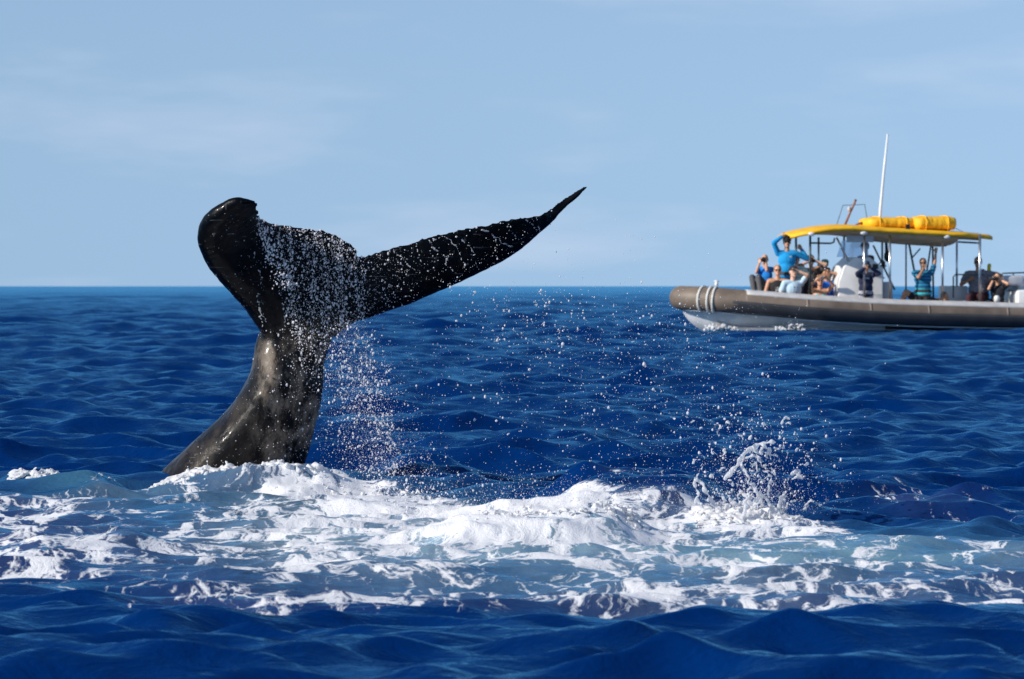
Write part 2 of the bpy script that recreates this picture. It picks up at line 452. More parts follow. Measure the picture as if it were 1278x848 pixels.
def interp(st, n):
    """Catmull-Rom through stations (tuples of floats)"""
    st = [np.array(s, float) for s in st]; outp = []
    m = len(st)-1
    for i in range(m):
        p0 = st[max(i-1, 0)]; p1 = st[i]; p2 = st[i+1]; p3 = st[min(i+2, m)]
        for k in range(n):
            t = k/n
            outp.append(.5*((2*p1)+(-p0+p2)*t+(2*p0-5*p1+4*p2-p3)*t*t+(-p0+3*p1-3*p2+p3)*t**3))
    outp.append(st[-1]); return outp

mb = MB()
def fluke(stations, sub, jag, seed):
    """stations: lead px, py, depth, trail px, py, depth, thickness(m)"""
    S = interp(stations, sub); rings = []
    rs = random.Random(seed)
    cen = [ (at(s[0], s[1], WD+s[2]) + at(s[3], s[4], WD+s[5]))/2 for s in S]
    ph1 = rs.uniform(0, 6)
    for i, s in enumerate(S):
        Lp = at(s[0], s[1], WD+s[2]); Tp = at(s[3], s[4], WD+s[5]); th_ = s[6]
        span = cen[min(i+1, len(S)-1)] - cen[max(i-1, 0)]
        ch = (Tp-Lp); nrm = ch.cross(span).normalized()
        if nrm.y > 0: nrm = -nrm
        # ragged trailing edge
        k = jag*min(1, ch.length/.22)*(abs(math.sin(i*.9+ph1))*.6 + rs.uniform(-.6, .8))
        Tp = Tp + ch.normalized()*k
        ring = []
        for (u, hh) in ((0,0),(.015,.42),(.06,.75),(.16,.98),(.32,1),(.52,.82),(.74,.50),(.92,.24),(1,.12)):
            ring.append(Lp+(Tp-Lp)*u + nrm*th_*hh)
        for (u, hh) in ((1,-.12),(.92,-.24),(.74,-.50),(.52,-.82),(.32,-1),(.16,-.98),(.06,-.75),(.015,-.42)):
            ring.append(Lp+(Tp-Lp)*u + nrm*th_*hh)
        rings.append(ring)
    mb.loft(rings)
left = [(372,452,.10, 443,322,-.02,.115), (330,420,.00, 441,313,-.04,.10), (300,380,-.14, 425,300,-.07,.085), (272,350,-.30, 395,289,-.12,.075),
        (253,322,-.46, 360,284,-.20,.065), (247,300,-.58, 334,280,-.36,.058), (252,279,-.66, 321,271,-.52,.050),
        (264,266,-.71, 319,262,-.62,.042), (280,255,-.74, 317.5,254,-.68,.032), (296,250,-.76, 315,250,-.72,.018)]
right = [(360,452,.10, 444,322,-.02,.115), (402,424,.10, 446,324,-.02,.11), (436,402,.12, 456,322,.00,.095), (480,389,.15, 490,312,.03,.080), (530,370,.19, 535,297.5,.06,.066),
         (580,348,.23, 585,286.5,.10,.055), (625,325,.27, 630,277,.14,.045), (660,300,.31, 660,272,.20,.034), (682,281,.34, 680,266,.27,.024),
         (705,260,.36, 701,250,.36,.018), (722,244.5,.36, 719,238.5,.40,.012), (733.5,234,.37, 732,231.5,.39,.006)]
fluke(left, 12, .020, 3); fluke(right, 12, .011, 5)
# tail stock: px centre, py, depth, half width px, half depth m
stock = [(382,392,.06,44,.09),(366,430,.10,43.5,.17),(361,455,.13,43,.22),(357,480,.16,46.5,.26),(340,520,.22,54.5,.31),(314,560,.30,69,.36),(293,590,.38,78.5,.40),(274,622,.46,88,.44),(240,680,.60,102,.50),(205,735,.75,112,.54)]
rings = []
for s in interp(stock, 6):
    c = at(s[0], s[1], WD+s[2]); hw = s[3]/FPX*(WD+s[2]); hd = s[4]
    ring = []
    for k in range(36):
        a_ = 2*math.pi*k/36
        ca, sa = math.cos(a_), math.sin(a_)
        e = 1.22
        x_ = math.copysign(abs(ca)**e, ca); y_ = math.copysign(abs(sa)**e, sa)
        # rounded lozenge: ridge faces the camera left of the middle
        sk = -0.34*hw*(-y_ if y_ < 0 else 0)
        ring.append(Vector((c.x + hw*x_ + sk, c.y + hd*y_, c.z - 0.16*hw*x_)))
    rings.append(ring)
mb.loft(rings)
o_ = Vector((at(300, 605, WD).x, WD+.3, 0.0))
mb.v = [tuple(Vector(p)-o_) for p in mb.v]
whale = mb.build('whale', whale_material(), loc=o_)
voxel(whale, .0105, 3, .5)
# fine lumps along the skin
def roughen(me_, fn):
    nn = [v.normal.copy() for v in me_.vertices]; pp = [v.co.copy() for v in me_.vertices]
    me_.vertices.foreach_set('co', np.array([p + n_*fn(p) for p, n_ in zip(pp, nn)], np.float32).ravel()); me_.update()
roughen(whale.data, lambda p: mnoise.noise(p*9)*.005 + mnoise.noise(p*26)*.0022)
tag(whale, 'black whale tail stock and raised flukes streaming water out of the foam', 'whale')
WB = BVHTree.FromPolygons([whale.location+v.co for v in whale.data.vertices], [tuple(p.vertices) for p in whale.data.polygons])
def whale_hit(px, py):
    o = Vector((0,0,CAMH)); d = (at(px, py, 20)-o).normalized()
    return WB.ray_cast(o, d)

# ------------------------------------------------------------------ spray, splashes and froth
def spray_material(name, col, rough, trans):
    m, n, b = newmat(name)
    t = n.nodes.new('ShaderNodeTexCoord'); q = n.nodes.new('ShaderNodeTexNoise'); q.inputs['Scale'].default_value = 40; q.inputs['Detail'].default_value = 4
    rp = n.nodes.new('ShaderNodeMapRange'); rp.inputs['From Min'].default_value = .3; rp.inputs['From Max'].default_value = .7
    rp.inputs['To Min'].default_value = .80; rp.inputs['To Max'].default_value = 1.05
    mu = n.nodes.new('ShaderNodeVectorMath'); mu.operation = 'SCALE'; mu.inputs[0].default_value = col
    l = n.links.new; l(t.outputs['Object'], q.inputs['Vector']); l(q.outputs['Fac'], rp.inputs['Value']); l(rp.outputs[0], mu.inputs['Scale']); l(mu.outputs[0], b.inputs['Base Color'])
    b.inputs['Roughness'].default_value = rough; b.inputs['IOR'].default_value = 1.333; b.inputs['Transmission Weight'].default_value = trans
    bp = n.nodes.new('ShaderNodeBump'); bp.inputs['Distance'].default_value = .01; l(q.outputs['Fac'], bp.inputs['Height']); l(bp.outputs[0], b.inputs['Normal'])
    return m
M_drop = spray_material('spray_drops', (.92, .91, .94), .3, 0)
def add_translucent(m, col, f):
    n = m.node_tree; b = n.nodes['Principled BSDF']; t = n.nodes.new('ShaderNodeBsdfTranslucent'); t.inputs[0].default_value = col
    x = n.nodes.new('ShaderNodeMixShader'); x.inputs[0].default_value = f
    n.links.new(b.outputs[0], x.inputs[1]); n.links.new(t.outputs[0], x.inputs[2]); n.links.new(x.outputs[0], n.nodes['Material Output'].inputs['Surface'])
add_translucent(M_drop, (.95, .93, .96, 1), .45)
M_froth = spray_material('white_froth', (.90, .90, .91), .6, .0)
M_sheet = spray_material('splash_sheet', (.88, .89, .91), .15, .0)
add_translucent(M_sheet, (.92, .93, .96, 1), .45)
_n = M_sheet.node_tree; _t = _n.nodes.new('ShaderNodeBsdfTransparent'); _x = _n.nodes.new('ShaderNodeMixShader'); _x.inputs[0].default_value = .28
_o = _n.nodes['Material Output']; _s = _o.inputs['Surface'].links[0].from_socket; _n.links.new(_s, _x.inputs[1]); _n.links.new(_t.outputs[0], _x.inputs[2]); _n.links.new(_x.outputs[0], _o.inputs['Surface'])
add_translucent(M_froth, (.90, .92, .94, 1), .3)

ICO = None
def ico():
    global ICO
    if ICO is None:
        bm = bmesh.new(); bmesh.ops.create_icosphere(bm, subdivisions=1, radius=1)
        ICO = (np.array([v.co[:] for v in bm.verts]), np.array([[v.index for v in f.verts] for f in bm.faces])); bm.free()
    return ICO
OCT = (np.array([(1,0,0),(-1,0,0),(0,1,0),(0,-1,0),(0,0,1),(0,0,-1)], float), np.array([(0,2,4),(2,1,4),(1,3,4),(3,0,4),(2,0,5),(1,2,5),(3,1,5),(0,3,5)]))
def balls_mesh(name, P, r, mat, loc, stretch=None, small=0.0):
    """many small spheres in one mesh; P (n,3), r (n,)"""
    P = np.asarray(P, float); r = np.asarray(r, float); n = len(P)
    sc = np.ones((n, 3)) if stretch is None else stretch
    vl, fl_, off = [], [], 0
    for (V, F), sel in ((ico(), r >= small), (OCT, r < small)):
        k = int(sel.sum())
        if not k: continue
        vl.append((V[None]*r[sel][:, None, None]*sc[sel][:, None, :] + P[sel][:, None, :] - np.array(loc)[None, None]).reshape(-1, 3))
        fl_.append((F[None] + (np.arange(k)*len(V))[:, None, None]).reshape(-1, 3) + off); off += k*len(V)
    vv = np.concatenate(vl); ff = np.concatenate(fl_)
    m_ = bpy.data.meshes.new(name); nf = len(ff)
    m_.vertices.add(len(vv)); m_.vertices.foreach_set('co', vv.ravel().astype(np.float32))
    m_.loops.add(nf*3); m_.loops.foreach_set('vertex_index', ff.ravel().astype(np.int32))
    m_.polygons.add(nf); m_.polygons.foreach_set('loop_start', (np.arange(nf)*3).astype(np.int32))
    m_.update(calc_edges=True); m_.shade_smooth(); m_.materials.append(mat)
    o = bpy.data.objects.new(name, m_); C.objects.link(o); o.location = loc
    return o

rs = random.Random(5)
DP, DR = [], []
def drop(p, r): DP.append(tuple(p)); DR.append(r)
def size(med, sig=.45, mx=.0065):
    med *= .56; sig *= 1.45
    return min(mx, med*math.exp(rs.gauss(0, sig)))
def cluster(p, r, n, sp):
    for _ in range(n): drop(p+Vector((rs.gauss(0, sp), rs.gauss(0, sp), rs.gauss(0, sp))), size(r))
# drops running down and leaping off the flukes
def on_whale(n, fx, med, off):
    k = 0; t = 0
    while k < n and t < n*6:
        t += 1
        px, py = fx()
        h = whale_hit(px, py)
        if h[0] is None: continue
        p = h[0] + h[1]*0.002 + (Vector((0,0,CAMH))-h[0]).normalized()*abs(rs.gauss(0, off))
        drop(p, size(med)); k += 1
streams = [(rs.uniform(322, 446), rs.uniform(.4, 1)) for _ in range(17)]
def face():
    while True:
        py = rs.uniform(272, 470)
        if rs.random() < .62:
            c_, q_ = rs.choice(streams); px = c_ + (py-280)*.10 + rs.gauss(0, 2.2) + 3*math.sin(py*.05+c_)
            if rs.random() > q_*(1.2-(py-272)/260): continue
        else: px = rs.gauss(392, 38)
        lim = 318 + max(0, (py-275))*.32
        if px > lim and rs.random() < (1 if py < 430 else .5): return px, py
on_whale(5600, face, .0025, .06)
on_whale(320, lambda: (rs.uniform(448, 690), rs.uniform(262, 400)), .0024, .03)
on_whale(520, lambda: (rs.uniform(448, 520)-abs(rs.gauss(0, 12)), rs.uniform(300, 400)), .0022, .05)
on_whale(700, lambda: (rs.gauss(375, 28), rs.uniform(410, 590)), .0025, .05)
on_whale(120, lambda: (rs.uniform(225, 330), rs.uniform(440, 600)), .002, .02)
on_whale(160, lambda: (rs.uniform(255, 330), rs.uniform(255, 420)), .0015, .01)
# water sheets sliding off the trailing edge by the curled fluke
for i in range(330):
    t = rs.random()
    px = 324+34*t**1.2+rs.gauss(0, 4+6*t); py = 274+85*t+rs.gauss(0, 3)
    drop(at(px, py, WD-.45+rs.gauss(0, .04)), size(.0042))
# falling curtain right of the stock
for i in range(3200):
    py = 395 + 215*rs.random()**.85; c = 428+(py-400)*.24
    px = c + rs.gauss(0, 16+(py-395)*.075)
    drop(at(px, py, WD-.1+rs.gauss(0, .25)), size(.0027, .5))
for i in range(60):
    py = rs.uniform(420, 600); px = 428+(py-400)*.24+rs.gauss(0, 22)
    cluster(at(px, py, WD-.1+rs.gauss(0, .2)), .0032, rs.randint(6, 18), .014)
for i in range(800):
    py = rs.uniform(430, 610); drop(at(rs.uniform(385, 560), py, WD+rs.gauss(0, .4)), size(.0020))
# wide drifting spray
for i in range(3600):
    px = rs.gauss(720, 115); py = rs.triangular(262, 640, 430)
    if py < 357 and (px < 560+ (357-py)*1.1): continue
    drop(at(px, py, WD-.2+rs.gauss(0, .6)), size(.0021, .42))
for i in range(45):
    drop(at(rs.uniform(550, 860), rs.uniform(360, 560), WD-.5+rs.gauss(0, .5)), size(.0075, .3, .0085))
for i in range(26):
    cluster(at(rs.uniform(560, 700), rs.uniform(355, 430), WD+.1+rs.gauss(0, .2)), .0035, rs.randint(4, 9), .012)
for i in range(1400):
    px = rs.gauss(860, 70); py = rs.uniform(380, 600); drop(at(px, py, WD-.6+rs.gauss(0, .7)), size(.0021, .42))
# plume over the right-hand crest
for i in range(1900):
    h_ = rs.expovariate(1/60); px = rs.gauss(940, 38+h_*.15); py = 636-h_
    if py < 440: continue
    drop(at(px, py, 17.9+rs.gauss(0, .25)), size(.0022, .5))
for i in range(40):
    py = rs.uniform(495, 630); px = rs.gauss(940, 42)
    cluster(at(px, py, 17.9+rs.gauss(0, .15)), .0028, rs.randint(4, 10), .012)
# low spray over the middle crests and in front of the dark mound
for i in range(1900):
    px = rs.uniform(470, 830); py = rs.triangular(575, 655, 628); drop(at(px, py, 18.2+rs.gauss(0, .5)), size(.0022, .45))
for i in range(700):
    px = rs.triangular(400, 560, 470); py = rs.triangular(575, 640, 620); drop(at(px, py, 20.4+rs.gauss(0, .4)), size(.0030, .45))
for i in range(260):
    px = rs.uniform(230, 420); py = rs.triangular(572, 604, 600); drop(at(px, py, 20.6+rs.gauss(0, .2)), size(.0025, .4))
for i in range(5200):
    py = 392 + 222*rs.random()**.8; px = 430+(py-400)*.25 + rs.gauss(0, 18+(py-395)*.10)
    drop(at(px, py, WD-.1+rs.gauss(0, .3)), rs.uniform(.0007, .0016))
for i in range(2600):
    px = rs.gauss(945, 48); py = 642-rs.expovariate(1/34); drop(at(px, py, 17.9+rs.gauss(0, .3)), rs.uniform(.0007, .0015))
for i in range(3600):
    px = rs.uniform(420, 850); py = rs.triangular(585, 660, 636); drop(at(px, py, 18+rs.gauss(0, .5)), rs.uniform(.0007, .0015))
loc0 = (0, WD, 0)
st = np.array([[rs.uniform(.8, 1.2), 1, rs.uniform(.8, 1.7)] for _ in DP])
spray = balls_mesh('spray', DP, DR, M_drop, loc0, st, .0024)
tag(spray, 'fine white water drops flying and falling around the raised whale tail', 'spray', kind='stuff')

def froth(name, items, label, vox, mat, loc, smooth=2, rough=.0, dec=.55):
    P = [tuple(p) for p, r in items]; r = [q for p, q in items]
    o = balls_mesh(name, P, r, mat, loc)
    voxel(o, vox, smooth, .5, dec)
    if rough:
        roughen(o.data, lambda p: mnoise.noise(p*38)*rough + mnoise.noise(p*90)*rough*.5)
    tag(o, label, 'foam', kind='stuff'); return o
def crest(x0, x1, pybase, top, n, depthspread, rmin, rmax, seed):
    """froth balls heaped on the sea along a crest; top(px) = height in px above the local water"""
    q = random.Random(seed); items = []
    y0 = ground_y(pybase)
    for i in range(n):
        px = q.uniform(x0, x1); e = min(1, (px-x0)/30, (x1-px)/30)
        dy_ = q.gauss(0, depthspread)
        y = y0+dy_; x = (px-639)/FPX*y
        z = sea_z(x, y)
        hpx = max(2, top(px)*e)*math.exp(-(dy_/depthspread)**2*.6)
        hh = hpx/FPX*y
        f = q.random()**1.3
        r = q.uniform(rmin, rmax)*(1-.6*f)
        items.append((Vector((x, y, z-r*.5+f*hh)), r))
        for _ in range(2):
            items.append((Vector((x+q.gauss(0, r), y+q.gauss(0, r), z-r*.5+f*hh+q.gauss(0, r*.7))), r*q.uniform(.2, .45)))
    return items
def wav(a, b, c, d): return lambda px: a + b*math.sin(px*c+d) + b*.6*math.sin(px*c*2.7+d*3) + b*.4*math.sin(px*c*6.1)
it = crest(185, 408, 611, wav(13, 7, .045, 1), 1300, .10, .008, .024, 1)
froth('foam_crest', it, 'white foam heaped against the base of the whale tail', .0085, M_froth, (-1.4, 20.8, 0), 3, .008)
it = crest(10, 150, 613, wav(13, 4, .05, 2), 1100, .13, .007, .018, 2)
froth('foam_crest', it, 'small white foam crest curling on a swell beside the whale', .0085, M_froth, (-2.4, 20.5, 0), 3, .008)
it = crest(550, 800, 664, wav(13, 8, .05, .3), 1500, .12, .004, .013, 3)
froth('foam_crest', it, 'long broken white foam crest below the falling spray', .0080, M_froth, (.1, 17, 0), 3, .008)
it = crest(868, 1040, 655, wav(10, 6, .06, .9), 1100, .09, .006, .015, 4)
froth('foam_crest', it, 'white foam crest under the leaping splash', .0080, M_froth, (1.2, 17.7, 0), 3, .007)
it = crest(400, 560, 618, wav(8, 4, .05, .5), 900, .14, .005, .012, 5)
froth('foam_crest', it, 'white foam where the curtain of drops lands', .0085, M_froth, (-.7, 20.2, 0), 3, .007)

# leaping sheets and strings of water
def filament(pts, r0, r1, seed, y, wig=2.0, dens=2.2):
    q = random.Random(seed); items = []
    P = interp([(a_, b_) for a_, b_ in pts], 14)
    L_ = len(P)
    oy = q.uniform(-.05, .05)
    for i in range(L_-1):
        a_, b_ = P[i], P[i+1]; d = float(np.hypot(*(b_-a_))); m_ = max(1, int(d/dens))
        for k in range(m_):
            t = (i+k/m_)/L_
            px, py = a_+(b_-a_)*k/m_
            px += wig*mnoise.noise(Vector((seed, t*9, 0))); py += wig*mnoise.noise(Vector((seed, t*9, 5)))
            r = (r0+(r1-r0)*t)*max(.35, 1+1.1*mnoise.noise(Vector((seed*2.3, t*17, 1))))
            items.append((at(px, py, y+oy+.06*mnoise.noise(Vector((seed, t*4, 9)))), r))
    return items
YS = 17.8; it = []
fil = [([(905,598),(915,588),(922,575),(930,565),(943,557),(958,552),(968,551)], .016, .010), ([(922,580),(932,572),(945,568),(960,566),(972,572),(974,580)], .010, .006),
       ([(930,566),(926,582),(934,596),(938,606),(948,617),(951,632)], .009, .011), ([(962,566),(962,582),(966,590),(960,604),(958,618)], .006, .008),
       ([(972,548),(976,540),(976,530),(978,524),(986,522)], .005, .009), ([(866,608),(868,600),(876,604),(886,622),(896,634)], .009, .013),
       ([(868,600),(874,586),(878,570),(874,566)], .007, .004), ([(890,622),(893,602),(894,582)], .007, .004), ([(868,628),(872,616),(866,606)], .008, .009),
       ([(906,564),(900,570),(888,562),(884,556)], .006, .004), ([(1008,570),(1012,562),(1018,560),(1022,566)], .006, .004), ([(988,592),(994,588),(1000,596),(990,596)], .010, .008),
       ([(945,570),(950,580),(958,590),(962,596)], .006, .006), ([(940,560),(946,572),(944,584)], .007, .005), ([(900,636),(915,628),(924,634)], .012, .012),
       ([(948,618),(956,622),(962,634)], .008, .010), ([(1004,632),(1012,624),(1022,630),(1030,628)], .006, .005), ([(950,556),(960,560),(972,560),(980,556)], .010, .006)]
for i, (p, a_, b_) in enumerate(fil): it += filament(p, a_*.75, b_*.75, i+1, YS, 4.0)
q = random.Random(8)
for i in range(2600):
    # torn sheet between the strings: a net with holes
    px = q.uniform(900, 985); py = q.uniform(548, 640)
    n_ = abs(mnoise.noise(Vector((px*.085, py*.085, 3.3))))+.5*abs(mnoise.noise(Vector((px*.2, py*.2, 7))))
    d_ = math.hypot((px-946)/26, (py-572)/20); lo = (py-600)/40
    if n_ < .16*max(0, 1.35-d_) or (py > 600 and n_ < .10*lo): it.append((at(px, py, YS+.05*mnoise.noise(Vector((px*.05, py*.05, 0)))), q.uniform(.0035, .008)))
for i in range(34):
    # torn shreds round it
    px = q.gauss(935, 40); py = q.uniform(515, 632); a_ = q.uniform(0, 6.3); L_ = q.uniform(4, 12)
    it += filament([(px, py), (px+L_*.5*math.cos(a_), py+L_*.5*math.sin(a_)), (px+L_*math.cos(a_+.6), py+L_*math.sin(a_+.6))], q.uniform(.003, .007), .003, 100+i, YS+q.gauss(0, .1), 2)
for i in range(34):
    bx_ = q.triangular(862, 1012, 930); hh = q.uniform(10, 30)+38*math.exp(-((bx_-938)/34)**2)*q.random(); ln = q.gauss(.25, .35)
    it += filament([(bx_, 646), (bx_+ln*hh*.3, 646-hh*.5), (bx_+ln*hh, 646-hh)], q.uniform(.006, .013), .0025, 500+i, YS+q.gauss(0, .08), 5.0)
for i in range(2600):
    px = q.triangular(862, 1020, 935); py = q.uniform(612, 648)
    n_ = abs(mnoise.noise(Vector((px*.06, py*.10, 13.3))))+.4*abs(mnoise.noise(Vector((px*.2, py*.2, 7))))
    if n_ < .16*(py-606)/40: it.append((at(px, py, YS+.08*mnoise.noise(Vector((px*.05, py*.05, 2)))), q.uniform(.004, .009)))
sp = froth('splash', it, 'leaping splash of glassy white water strings above the foam crest', .0048, M_sheet, (1.1, YS, 0), 1, .0015)
# strings and sheets of water on the right fluke and along the curled fluke
it = []
def string_on_whale(pts, r, seed):
    for p, rr in filament(pts, r, r*.7, seed, WD, 3.0, 1.6):
        d = (p-Vector((0,0,CAMH))).normalized(); h = WB.ray_cast(Vector((0,0,CAMH)), d)
        if h[0] is not None and random.Random(int(rr*1e9)).random() < .85: it.append((h[0]+h[1]*.002, rr))
strs = [[(540,298),(556,297),(566,304),(572,314),(576,322),(580,332)], [(576,300),(588,310),(592,322),(596,334)], [(600,288),(614,290),(622,298),(632,306),(640,308)], [(634,282),(640,292),(648,300)],
        [(656,275),(664,280),(668,286),(674,288)], [(490,313),(496,318),(502,322)], [(520,305),(522,318),(526,328)], [(560,320),(556,330),(566,338)], [(540,310),(552,318),(560,326)],
        [(536,300),(540,308),(546,314)], [(614,292),(620,304),(616,312)], [(664,274),(672,284),(676,292)], [(434,340),(438,356),(436,372),(438,392)], [(380,300),(388,314),(392,330)], [(410,300),(424,308),(436,320)],
        [(330,284),(338,300),(344,320),(350,340)], [(336,286),(344,296),(352,310)], [(360,292),(366,310),(364,330)], [(508,330),(516,336),(524,342)]]
for i, p in enumerate(strs): string_on_whale(p, .0040, 40+i)
_q = random.Random(91)
for i, (c_, w0_) in enumerate(streams*2):
    x_ = c_+_q.gauss(0, 4); y_ = _q.uniform(282, 400); L_ = _q.uniform(12, 46)
    string_on_whale([(x_, y_), (x_+_q.gauss(1.5, 2), y_+L_*.35), (x_+_q.gauss(3, 3), y_+L_*.7), (x_+_q.gauss(4, 3), y_+L_)], _q.uniform(.0020, .0040), 400+i)
q = random.Random(31)
def shred(px, py, y, L_, r, sd_, drift=.25):
    a_ = math.pi/2+q.gauss(0, .5)
    return filament([(px, py), (px+L_*.5*math.cos(a_)+L_*drift, py+L_*.5*math.sin(a_)), (px+L_*math.cos(a_+q.gauss(0, .6)), py+L_*math.sin(a_))], r, r*.5, sd_, y, 4.0, 1.4)
for i in range(90):
    py = q.uniform(405, 605); px = 430+(py-400)*.25+q.gauss(0, 15+(py-395)*.05)
    it += shred(px, py, WD-.1+q.gauss(0, .12), q.uniform(5, 18), q.uniform(.0018, .0042), 200+i)
for i in range(26):
    it += shred(q.uniform(560, 740), q.triangular(345, 520, 380), WD+q.gauss(0, .15), q.uniform(3, 9), q.uniform(.0018, .0035), 320+i)
froth('water_rivulets', it, 'thin white strings of water running off the whale flukes', .0034, M_sheet, (-.5, WD, 1), 1, .001)

# ------------------------------------------------------------------ the boat
BD = 91.0; BS = FPX/BD; BX = (1060-639)/FPX*BD; YAW = R(9)
def U(px): return (px-1060)/BS
def Z(py): return CAMH - (py-357)/BS
boat = bpy.data.objects.new('boat', None); C.objects.link(boat); boat.location = (BX, BD, 0); boat.rotation_euler = (0, 0, YAW)
tag(boat, 'grey inflatable tour boat with yellow canopy carrying passengers', 'boat')
BM = Matrix.Translation(boat.location) @ Matrix.Rotation(YAW, 4, 'Z')

def tube_material():
    m = plain('grey_rubber', (.175, .132, .098), .55, 0, .34, 2.2, .004); return m
M_rub = tube_material()
M_rubd = plain('strake_shade_rubber', (.045, .045, .048), .5, 0, .25, 3)
M_lgrey = plain('pale_grey_rubber', (.52, .51, .50), .6, 0, .15, 5)
M_white = plain('white_gelcoat', (.80, .80, .78), .3, 0, .06, 4)
M_hull = plain('hull_white', (.62, .63, .65), .35, 0, .12, 3)
M_black = plain('hull_band_black', (.012, .013, .015), .45, 0, .3, 5)
M_deck = plain('deck_grey', (.35, .36, .37), .7, 0, .12, 9)
M_yel = plain('yellow_canvas', (.88, .46, .010), .65, 0, .10, 5, .01)
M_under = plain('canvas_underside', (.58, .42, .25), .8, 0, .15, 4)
M_steel = plain('stainless_steel', (.62, .62, .62), .28, 1, .08, 8)
M_dsteel = plain('painted_dark_tube', (.035, .06, .065), .4, .2, .1, 8)
M_rope = plain('mooring_rope', (.70, .68, .62), .8, 0, .2, 30)
M_vin = plain('grey_vinyl', (.50, .50, .52), .55, 0, .1, 6)
M_dark = plain('black_plastic', (.012, .012, .014), .4, 0, .2, 9)
M_rust = plain('brown_painted_pipe', (.22, .10, .07), .5, .2, .2, 12)
def glass_material():
    m, n, b = newmat('windscreen_acrylic')
    t = n.nodes.new('ShaderNodeBsdfTransparent'); g = n.nodes.new('ShaderNodeBsdfGlossy'); g.inputs['Roughness'].default_value = .08
    x = n.nodes.new('ShaderNodeMixShader'); x.inputs[0].default_value = .22; t.inputs[0].default_value = (.72, .80, .88, 1); g.inputs[0].default_value = (.8, .85, .9, 1)
    n.links.new(t.outputs[0], x.inputs[1]); n.links.new(g.outputs[0], x.inputs[2]); n.links.new(x.outputs[0], n.nodes['Material Output'].inputs['Surface']); return m
M_glass = glass_material()

# tubes: u, |w|, centre z, radius
side = [(6.6, 1.28, .36, .29), (4.1, 1.28, .39, .295), (2.3, 1.28, .43, .305), (.76, 1.27, .475, .305), (-1.1, 1.22, .58, .30), (-2.4, 1.05, .685, .295), (-3.28, .78, .76, .29), (-3.78, .44, .80, .285), (-4.01, .16, .815, .28), (-4.06, 0, .82, .28)]
SD = [tuple(q_) for q_ in interp(side, 6)]
def tube_z(u, off=0):
    best = min(SD, key=lambda q_: abs(q_[0]-u)); return best[2]+off
for sgn, nm in ((-1, 'port'), (1, 'starboard')):
    m_ = MB(); P = [(u, sgn*w_, z) for u, w_, z, r in SD]; m_.tube(P, [q_[3] for q_ in SD], 28)
    tb = m_.build('inflatable_tube', M_rub, boat)
    # pale walkway strip along the top of the tube
    m_ = MB(); rings_ = []
    for i, (u, w_, z, r) in enumerate(SD):
        if u < -2.75: continue
        p = Vector((u, sgn*w_, z)); rr = []
        for aa in (38, 50, 65, 80, 95, 110):
            rr.append(p + Vector((0, sgn*math.cos(R(aa)), math.sin(R(aa))))*(r+.010))
        for aa in (110, 38): rr.append(p + Vector((0, sgn*math.cos(R(aa)), math.sin(R(aa))))*(r-.03))
        rings_.append(rr)
    m_.loft(rings_); m_.build('walkway_strip', M_lgrey, tb)
    # rubbing strake, widened and darkened to paint in the tube's shaded lower side
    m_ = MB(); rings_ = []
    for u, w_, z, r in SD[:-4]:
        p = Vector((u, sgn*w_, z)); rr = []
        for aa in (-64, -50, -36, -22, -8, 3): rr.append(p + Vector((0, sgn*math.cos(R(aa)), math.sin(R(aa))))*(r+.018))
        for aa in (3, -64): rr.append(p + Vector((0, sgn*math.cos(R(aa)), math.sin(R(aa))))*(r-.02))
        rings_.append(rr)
    m_.loft(rings_); m_.build('shaded_strake', M_rubd, tb)
    # a thin pale line under it
    m_ = MB(); m_.tube([(u, sgn*(w_+r*math.cos(R(-72))), z+(r+.012)*math.sin(R(-72))) for u, w_, z, r in SD[:-6]], .018, 8)
    m_.build('spray_rail', M_hull, tb)
    # seams round the tube
    for ku in (5.2, 3.4, 1.6, .2, -1.4, -2.7):
        i = min(range(len(SD)), key=lambda k_: abs(SD[k_][0]-ku)); u, w_, z, r = SD[i]
        m_ = MB(); m_.tube([(u-.03, sgn*w_, z), (u+.03, sgn*w_, z)], r+.0025, 28); m_.build('seam_band', M_rub, tb)
# bow straps: two doubled ropes round the nose of the tube
for ku in (-3.66, -3.52, -3.40):
    i = min(range(len(SD)), key=lambda k_: abs(SD[k_][0]-ku)); u, w_, z, r = SD[i]
    j = max(0, i-1); t_ = (Vector((SD[i+1][0], -SD[i+1][1], SD[i+1][2]))-Vector((SD[j][0], -SD[j][1], SD[j][2]))).normalized()
    p = Vector((u, -w_, z)); a1_ = Vector((0,0,1)); a1_ = (a1_-t_*a1_.dot(t_)).normalized(); a2_ = t_.cross(a1_)
    m_ = MB(); m_.tube([p+(a1_*math.cos(k*math.pi/14)+a2_*math.sin(k*math.pi/14))*(r+.012) for k in range(29)], .028, 8)
    m_.build('bow_rope', M_rope, boat)
m_ = MB(); m_.tube([(U(884), -.60, Z(357)), (U(884), -.60, Z(351.5))], [.05, .03], 10); m_.ell((U(884), -.60, Z(351.5)), .06, .03, .03); m_.build('bow_cleat', M_white, boat)

